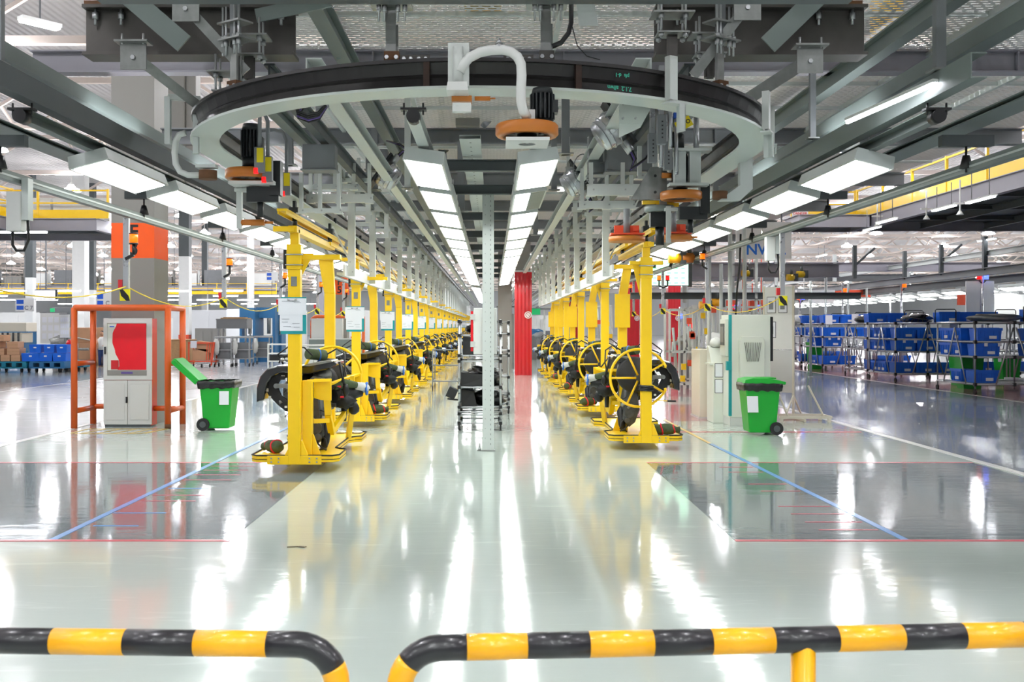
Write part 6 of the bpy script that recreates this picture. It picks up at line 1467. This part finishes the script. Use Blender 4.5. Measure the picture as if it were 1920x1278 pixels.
YB = 44.0
for k, x in enumerate((-22.6, -21.0, -19.35)):
    dolly(x, YB-.6*k*0, 1.5, f'teal wheeled dolly in the row left of the orange guard, {nth(k)} from the left', m='pallet_teal' if k < 2 else 'machine_blue')
dolly(-18.9+.0, YB+1.2, 1.3, 'blue wheeled dolly at the right end of the dolly row')
layout = [(-22.9, 0, .55), (-22.3, 0, .5), (-21.75, 0, .45), (-21.2, 0, .4), (-20.75, 0, .4), (-22.8, 1, .7), (-22.1, 1, .55), (-21.5, 1, .5), (-20.85, 1, .55), (-22.8, 2, .5), (-22.25, 2, .45), (-21.7, 2, .5), (-20.9, 2, .5), (-22.5, 3, .9), (-21.6, 3, .7)]
for k, (x, r_, w_) in enumerate(layout):
    carton(x, YB+.1, .485+.29*r_, w_, .6, .28, f'brown carton in row {["one", "two", "three", "four"][r_]} from the bottom of the left stack, piece {nth(k)}', 'brown cartons on the teal dollies')
for k, (x, z, w_) in enumerate(((-20.1, .485, .8), (-19.45, .485, .6), (-18.85, .485, .6), (-19.9, .86, .55), (-19.3, .86, .5), (-18.75, .86, .5))):
    if k > 2: w_ *= .95
    t = thing('blue_box', f'blue plastic box on the dollies beside the cartons, {nth(k)} of six', 'box', (x, YB+.1, z), 0, 'blue boxes on the dollies')
    b = MB(); b.frus(-w_/2, w_/2, 0, .6, .36, 0, .03); b.build('shell', 'bin_blue', t); b = MB(); b.box(-.06, .06, -.01, .0, .2, .26); b.build('label', 'paper', t)
t = thing('crate_pallet', 'shrink-wrapped cardboard pallet load behind the orange guard', 'pallet', (-20.6, 52, 0))
b = MB(); b.box(-1.2, 1.0, 0, 1.2, .3, 1.15); b.build('lower_carton', 'cardboard', t, bevel=.02)
b = MB(); b.box(-1.15, .95, .05, 1.15, 1.15, 1.95); b.build('upper_carton', 'cardboard', t, bevel=.03)
b = MB(); b.box(-1.2, 1.0, 0, 1.2, .18, .3)
for x in (-1.1, -.6, -.1, .4, .9): b.box(x-.08, x+.08, 0, 1.2, 0, .18)
b.build('pallet', 'wood', t)
b = MB(); b.tube([(-1.22, -.02, 1.5), (-.6, -.03, 1.42), (0, -.03, 1.3), (.5, -.03, 1.25), (1.02, -.02, 1.1)], .03, 6); b.build('film_fold', 'cloth_white', t)
# long table machine and whiteboards
t = thing('bench_machine', 'long cream and blue machine behind the cartons on the left', 'machine', (-24.2, 50, 0))
b = MB(); b.box(-1.6, 1.0, 0, 1.2, 1.2, 1.7); b.box(-1.2, 1.2, 0, 1.2, 1.75, 2.2); b.build('body', 'machine_beige', t, bevel=.03)
b = MB(); b.box(-2.2, -1.6, 0, 1.2, 0, 2.2); b.box(-1.6, 1.0, .2, 1.0, .8, 1.2); b.build('blue_end', 'machine_blue', t)
b = MB()
for k_ in range(10): b.cyl((-1.5+.26*k_, -.05, 1.2), (-1.5+.26*k_, -.05, 1.7), .05)
b.build('rollers', 'engine_metal', t)
t = thing('chain_drive', 'grey geared drive station right of the cream machine', 'machine', (-20.9, 49, 0))
b = MB(); b.blob((0, .3, 1.2), .6, .4, .4, .3, 3, 16, 31); b.cyl((.7, .2, 0), (.7, .2, 1.2), .1); b.cyl((-.3, .2, 0), (-.3, .2, .9), .12); b.cyl((.2, 0, 1.5), (.2, .1, 1.5), .2); b.cyl((1.3, .2, .9), (-.5, .2, .9), .06); b.build('drive', 'cast_alloy', t)
for k, (px, py, d, w_, h) in enumerate(((100, 615, 50, 1.3, 1.5), (121, 611, 46, .42, 1.05))):
    t = thing('white_board', ['wide white notice board behind the dollies', 'narrow white board on a stand beside the wide board'][k], 'board', tuple(at(px, py, d)))
    b = MB(); b.box(-w_/2, w_/2, 0, .05, -h/2, h/2); b.build('panel', 'white_paint', t); b = MB(); b.box(-w_/2-.04, w_/2+.04, .02, .06, h/2, h/2+.05); b.bar((0, .03, -h/2), (0, .03, -1.9), .06, .06); b.build('frame', 'steel_gray', t)
    b = MB()
    for i in range(4):
        for j in range(3): b.box(-w_*.42+i*w_*.23, -w_*.42+i*w_*.23+w_*.16, -.01, 0, -h*.35+j*h*.27, -h*.35+j*h*.27+h*.18)
    b.build('sheets', 'paper', t)
t = thing('monitor', 'hanging monitor with dark frame above the dollies', 'monitor', tuple(at(85, 552, 45)))
b = MB(); b.box(-.47, .5, 0, .12, -.22, .22); b.build('case', 'black', t); b = MB(); b.box(-.46, .44, -.01, 0, -.2, .19); b.build('screen', 'screen_white', t); b = MB(); b.bar((0, .06, .2), (0, .06, 2.6), .05, .05); b.build('hanger', 'steel_gray', t)
for k, (px, py, d, w_, h, tx_, lb) in enumerate(((46, 571, 46, .42, .5, 'C 7', 'hanging white sign with blue patches and C 7, far left'), (195, 562, 46, .36, .6, 'C', 'hanging white sign with blue patches half hidden by the big column'), (510, 518, 60, .35, .45, '', 'white sign with two blue patches left of the first yellow post'))):
    t = thing('hanging_sign', lb, 'sign', tuple(at(px, py, d)))
    b = MB(); b.box(-w_, w_, 0, .04, -h*.6, h*.6); b.build('board', 'white_paint', t)
    b = MB(); b.box(-w_*.85, -w_*.1, -.01, 0, .04, h*.45); b.box(-w_*.85, -w_*.1, -.01, 0, -h*.45, -.04); b.build('blue_patch', 'sign_blue', t)
    b = MB(); b.bar((0, .02, h*.6), (0, .02, 2.2), .03, .03); b.build('rod', 'steel_gray', t)
    if tx_: text(tx_, .26, (w_*.45, -.01, -.15), 'text_gray', t)
b = MB(); b.box(-.13, .13, 0, .05, -.13, .1); tag(b.build('exit_sign', 'sign_green', loc=tuple(at(98, 581, 60))), 'small green and red lit sign on the far left', 'sign')
# shaft columns in the left hall
for k, (px0, px1, d, z0, m, lb) in enumerate(((135, 158, 60, 99, 'white_paint', 'wide white column left of the fire cabinet column'), (46, 61, 66, 5.2, 'white_paint', 'dark and white column far left'), (164, 176, 72, 4.6, 'white_paint', 'dark and white column beside the wide white one'), (335, 354, 62, 6.3, 'white_paint', 'white column between grey column and yellow posts'), (378, 388, 95, 5.5, 'white_paint', 'thin dark and white column in the left background'), (463, 474, 90, 99, 'white_paint', 'pale column behind the second hanging post'), (597, 606, 80, 99, 'steel_lilac', 'lilac column between the first two yellow posts'))):
    xa, xb = (px0-923)*d/F, (px1-923)*d/F; t = thing('hall_column', lb, 'column', ((xa+xb)/2, d, 0)); w_ = (xb-xa)/2
    b = MB(); b.box(-w_, w_, 0, w_*2, 0, min(z0, 12.2)); b.build('lower_shaft', m, t)
    if z0 < 12: b = MB(); b.box(-w_, w_, 0, w_*2, z0, 12.2); b.build('dark_shaft', 'steel_dark', t)
    if k in (0, 3): b = MB(); b.box(-w_*1.01, w_*1.01, -.03, .5, 1.0+.9*(k == 3)*0, 1.5); b.build('orange_band', 'orange_red', t)
# low machines, boxes in the left hall
items = [(-30, 62, 3.2, 1.2, 2.2, 'machine_blue', 'blue machine'), (-24, 70, 3, 1.5, 2.6, 'white_paint', 'white enclosure'), (-33, 72, 4, 1.5, 3.0, 'white_paint', 'white enclosure'), (-40, 70, 3, 1.5, 2.6, 'wall_panel', 'grey enclosure'), (-27, 64, 1.6, 1, 3.2, 'steel_gray', 'dark rack'), (-22, 63, 1.8, 1, 3.1, 'steel_gray', 'dark rack'), (-36, 58, 2.5, 1.2, 1.8, 'machine_blue', 'blue cabinet'), (-17.4, 62, 1.6, 1.2, 1.9, 'column_gray', 'grey cabinet'), (-15.2, 74, 3, 1, 3.2, 'white_paint', 'white wall cabinet'), (-19, 80, 4, 1, 3.4, 'wall_panel', 'pale wall cabinet'), (-12, 82, 4.4, 1, 3.3, 'white_paint', 'white wall cabinet'), (-46, 80, 5, 1, 3.3, 'white_paint', 'white wall cabinet'), (-25, 86, 6, 1, 3.4, 'wall_panel', 'grey wall cabinet')]
for k, (x, y, w_, d, h, m, lb) in enumerate(items):
    t = thing('hall_cabinet', f'{lb} in the left background, {nth(k)} of the scattered large units', 'cabinet', (x, y, 0))
    b = MB(); b.box(-w_/2, w_/2, 0, d, .1, h); b.build('body', m, t, bevel=.03)
    for j in range(3): b = MB(); u = -w_/2+.08+j*(w_-.1)/3; b.box(u, u+(w_-.1)/3-.08, -.03, 0, .3, h-.2); b.build('door', m, t)
# blue press group
for k, (px0, px1, py0, d, lb) in enumerate(((449, 478, 577, 56, 'left'), (480, 516, 576, 57, 'middle'), (517, 528, 577, 58, 'right'))):
    xa, xb = (px0-923)*d/F, (px1-923)*d/F; zt = 2+(612-py0)*d/F; w_ = (xb-xa)/2; t = thing('blue_press', 'tall blue press frame behind the white bag carts, '+lb+' one', 'machine', ((xa+xb)/2, d, 0))
    b = MB(); b.box(-w_, w_, 0, 1.2, zt-.6, zt); b.box(-w_, -w_*.7, .01, 1.19, 1.5, zt-.6); b.box(w_*.7, w_, .01, 1.19, 1.5, zt-.6); b.box(-w_, w_, 0, 1.2, 0, 1.5); b.build('frame', 'machine_blue', t)
    b = MB(); b.cyl((w_*.3, .1, 1.6), (w_*.3, .1, zt-.2), .1, n=12); b.build('ram', 'cast_alloy', t)
p = at(434, 600, 52); t = thing('grey_bin_box', 'large grey container with boards on top above the bag carts', 'container', (p.x, 52, 1.9))
b = MB(); b.box(-.78, .78, 0, 1.2, .0, .48); b.box(-.8, .8, -.02, 1.22, .44, .5); b.build('container', 'steel_gray', t)
b = MB(); b.box(-.55, .75, -.05, 1.1, .5, .55); b.box(-.4, .6, -.08, 1.0, .55, .59); b.build('boards', 'wood', t)
b = MB()
for x in (-.7, .7): b.bar((x, .1, -1.9), (x, .1, 0), .08, .08); b.bar((x, 1.1, -1.9), (x, 1.1, 0), .08, .08)
b.build('stand', 'zinc', t)
# white bag carts
def bag_cart(label):
    t = thing('bag_cart', label, 'cart', (0, 0, 0), 0, 'grey carts with white bags'); W = .82
    b = MB()
    for x in (-W/2, W/2):
        for y in (0, .8): b.bar((x, y, .18), (x, y, 1.45), .05, .05)
    for z in (.4, 1.45, .85): b.bar((-W/2, 0, z), (W/2, 0, z), .05, .05); b.bar((-W/2, 0, z), (-W/2, .8, z), .05, .05); b.bar((W/2, 0, z), (W/2, .8, z), .05, .05)
    b.build('frame', 'zinc', t)
    b = MB(); b.box(-W/2+.1, W/2-.1, .1, .7, .42, 1.2); b.build('grey_box', 'steel_gray', t)
    b = MB(); b.box(-W/2, W/2, 0, .8, 1.46, 1.52); b.build('tray', 'cabinet_gray', t)
    for x in (-W/2, W/2):
        for y in (0, .8): b = MB(); b.cyl((x-.02, y, .09), (x+.02, y, .09), .09, n=14); b.build('caster', 'rubber', t)
    b = MB(); b.blob((-W/2+.12, -.15, 1.0), .16, .14, .4, .25, 3, 16, 6); b.build('white_bag', 'cloth_white', t)
    return t
bc = bag_cart('grey wheeled cart with hanging white bag, leftmost of the three')
bc.location = (at(418, 640, 50).x, 50, 0)
copy_tree(bc, 'grey wheeled cart with hanging white bag, middle of the three', (at(452, 640, 50.5).x, 50.5, 0)); copy_tree(bc, 'grey wheeled cart with hanging white bag, rightmost of the three', (at(490, 640, 53).x, 53, 0))
# orange cart
p = at(377, 640, 49.5); t = thing('orange_cart', 'orange red tilted wire cart filled with cartons', 'cart', (p.x, 49.5, 0))
b = MB(); W = .6
for x in (-W, W-.1):
    for y in (0, .8): b.bar((x, y, .1), (x+.0 if x < 0 else x+.12, y, 1.25), .06, .06)
for z in (.3, 1.2): b.bar((-W, 0, z), (W, 0, z), .06, .06); b.bar((-W, 0, z), (-W, .8, z), .06, .06); b.bar((W, 0, z), (W, .8, z), .06, .06)
for k in range(4): b.bar((W-.35+.1*k, 0, .3), (W-.3+.12*k, 0, 1.2), .03, .03)
b.build('frame', 'orange_red', t)
b = MB(); b.box(-.45, .3, .1, .7, .35, .9); b.hexa([(-.3, .1, .9), (.5, .1, .7), (.5, .7, .7), (-.3, .7, .9), (-.2, .1, 1.3), (.55, .1, 1.2), (.55, .7, 1.2), (-.2, .7, 1.3)]); b.build('cartons', 'cardboard', t)
b = MB(); b.box(-.5, -.2, -.06, -.03, .95, 1.3); b.build('card', 'paper', t)
b = MB()
for x in (-.4, 0, .4): b.cyl((x-.02, .1, .09), (x+.02, .1, .09), .09, n=12)
b.build('casters', 'rubber', t)
b = MB(); b.box(-.5, .5, 0, .9, .1, 1.35); b.box(-.55, .55, -.05, .95, 1.3, 1.36); tag(b.build('yellow_carton', 'wood', loc=(at(338, 650, 51).x, 51, 0), bevel=.02), 'yellowish carton stack seen through the right guard posts', 'box')
# pipe guard and cabinets near the F5 column
t = thing('pipe_guard', 'distant orange pipe guard in front of the F 5 column', 'guard', (-5.9, 38.5, 0))
b = MB(); b.tube([(-.95, 0, 0), (-.95, 0, 2.2), (-.93, 0, 2.3), (-.85, 0, 2.36), (-.75, 0, 2.38), (1.0, 0, 2.38)], .065, 12); b.cyl((1.0, 0, 0), (1.0, 0, 2.38), .065); b.cyl((-.95, 0, 1.2), (1.0, 0, 1.2), .055); b.build('pipe', 'guard_orange', t)
t = thing('grey_cabinet', 'large dark grey-green cabinet behind the second left carrier', 'cabinet', (-5.75, 37.0, 0))
b = MB(); b.box(-.95, .9, 0, .8, 0, 1.53); b.build('body', 'steel_green', t, bevel=.01); b = MB(); b.box(-.95, .9, 0, .3, 1.53, 1.57); b.build('top_edge', 'cabinet_gray', t)
b = MB(); b.box(-.95, .2, .5, .8, 1.53, 2.3); b.build('upper_unit', 'cabinet_gray', t)
t = thing('notice_sheet', 'white notice with red corner on the cabinet behind the second left carrier', 'sign', (-4.95, 36.9, 1.86))
b = MB(); b.box(-.2, .2, 0, .01, -.28, .3); b.build('sheet', 'paper', t); b = MB(); b.box(.05, .18, -.01, 0, -.28, -.12); b.box(-.2, .05, -.01, 0, -.28, -.22); b.build('red_mark', 'text_red', t)
t = thing('work_trolley', 'white shelf trolley behind the first left carrier post', 'trolley', (-6.9, 33, 0))
b = MB()
for x in (-.4, .4):
    for y in (0, .6): b.bar((x, y, .1), (x, y, 1.45), .04, .04)
for z in (.45, .85, 1.1, 1.4): b.box(-.42, .42, 0, .6, z, z+.04)
b.build('frame', 'white_paint', t); b = MB(); b.box(-.36, .36, .05, .5, .9, 1.08); b.build('dark_box', 'black', t)
b = MB()
for x in (-.38, .38): b.cyl((x-.015, .05, .07), (x+.015, .05, .07), .07, n=12)
b.build('casters', 'rubber', t)
t = thing('test_rack', 'silver instrument trolley between the first two left posts', 'trolley', (-5.9, 33.5, 0))
b = MB(); b.box(-.4, .4, 0, .6, .6, 1.3); b.box(-.45, .45, -.02, .6, 1.35, 1.4)
for k in range(4): b.box(-.35+.19*k, -.2+.19*k, -.06, 0, .7, 1.25)
b.build('body', 'cabinet_gray', t, bevel=.01); b = MB(); b.box(.2, .3, -.07, -.05, .85, 1.2); b.build('dark_panel', 'machine_blue', t)
# black grey dolly piece at picture left behind guard (wheel)
t = thing('floor_scrubber', 'dark rounded device low behind the orange guard', 'device', (-10.9, 29.5, 0))
b = MB(); b.blob((0, 0, .35), .3, .3, .25, .1, seg=16); b.build('body', 'steel_gray', t)
b = MB(); b.cyl((-.2, 0, .1), (-.15, 0, .1), .1, n=14); b.cyl((.2, 0, .1), (.15, 0, .1), .1, n=14); b.build('wheels', 'rubber', t)
# tall grey enclosure high up left behind the ring
t = thing('air_duct', 'large grey sheet metal duct up behind the left side of the ring', 'duct', (-7.4, 24, 5.3))
b = MB(); b.box(-1.3, .1, 0, .5, -.0, 6.89); b.box(.1, .35, .1, .5, 0, 6.89); b.build('casing', 'column_gray', t, bevel=.02)
b = MB(); b.bar((-2.6, .2, .9), (-.9, -.2, .35), .3, .12); b.build('inclined_chute', 'steel_lilac', t)
# person bending behind the fire cabinet
t = thing('person', 'person in white shirt half hidden behind the pallet load left of the fire cabinet', 'person', (-19.45, 50.5, 0))
b = MB()
b.tube([(-.1, 0, 0), (-.1, 0, .45), (-.09, 0, .9)], .08, 10, radii=[.06, .07, .09]); b.tube([(.1, 0, 0), (.1, 0, .45), (.09, 0, .9)], .08, 10, radii=[.06, .07, .09])
b.tube([(0, 0, .85), (0, 0, 1.1), (0, 0, 1.35), (0, 0, 1.47), (0, 0, 1.55)], .16, 14, radii=[.16, .15, .19, .1, .06]); b.blob((0, -.01, 1.66), .085, .1, .12, .03, seg=16); b.blob((0, -.11, 1.65), .015, .02, .02, 0, seg=8)
for s_ in (-1, 1): b.tube([(.19*s_, 0, 1.4), (.24*s_, -.05, 1.12), (.2*s_, -.3, 1.05)], .05, 10, radii=[.055, .045, .035]); b.blob((.2*s_, -.35, 1.05), .04, .06, .03, .1, seg=10)
b.build('body', 'skin', t)
b = MB(); b.tube([(0, 0, .84), (0, 0, 1.1), (0, 0, 1.36), (0, 0, 1.48)], .17, 14, radii=[.175, .17, .205, .1]); b.build('shirt', 'white_paint', t)
b = MB(); b.blob((0, .02, 1.72), .09, .1, .08, .05, seg=14); b.build('hair', 'black', t)
b = MB()
for s_ in (-1, 1): b.tube([(.1*s_, 0, .06), (.1*s_, 0, .45), (.09*s_, 0, .9)], .09, 10, radii=[.08, .085, .12])
b.build('trousers', 'workwear_blue', t)
t = thing('red_pump', 'red and yellow pump cart at the left edge of the orange guard', 'device', (at(128, 640, 47).x, 47, 0))
b = MB(); b.box(-.16, .2, 0, .3, .5, 1.0); b.blob((.03, .1, 1.2), .18, .14, .2, .1, seg=14); b.build('body', 'red_gloss', t, bevel=.04)
b = MB(); b.bar((-.18, 0, 1.02), (.2, 0, 1.02), .06, .12); b.build('band', 'rail_yellow', t); b = MB(); b.bar((-.16, -.05, 0), (-.16, -.05, .9), .06, .06); b.bar((.1, 0, .0), (.1, 0, .5), .08, .08); b.build('leg', 'rail_black', t)
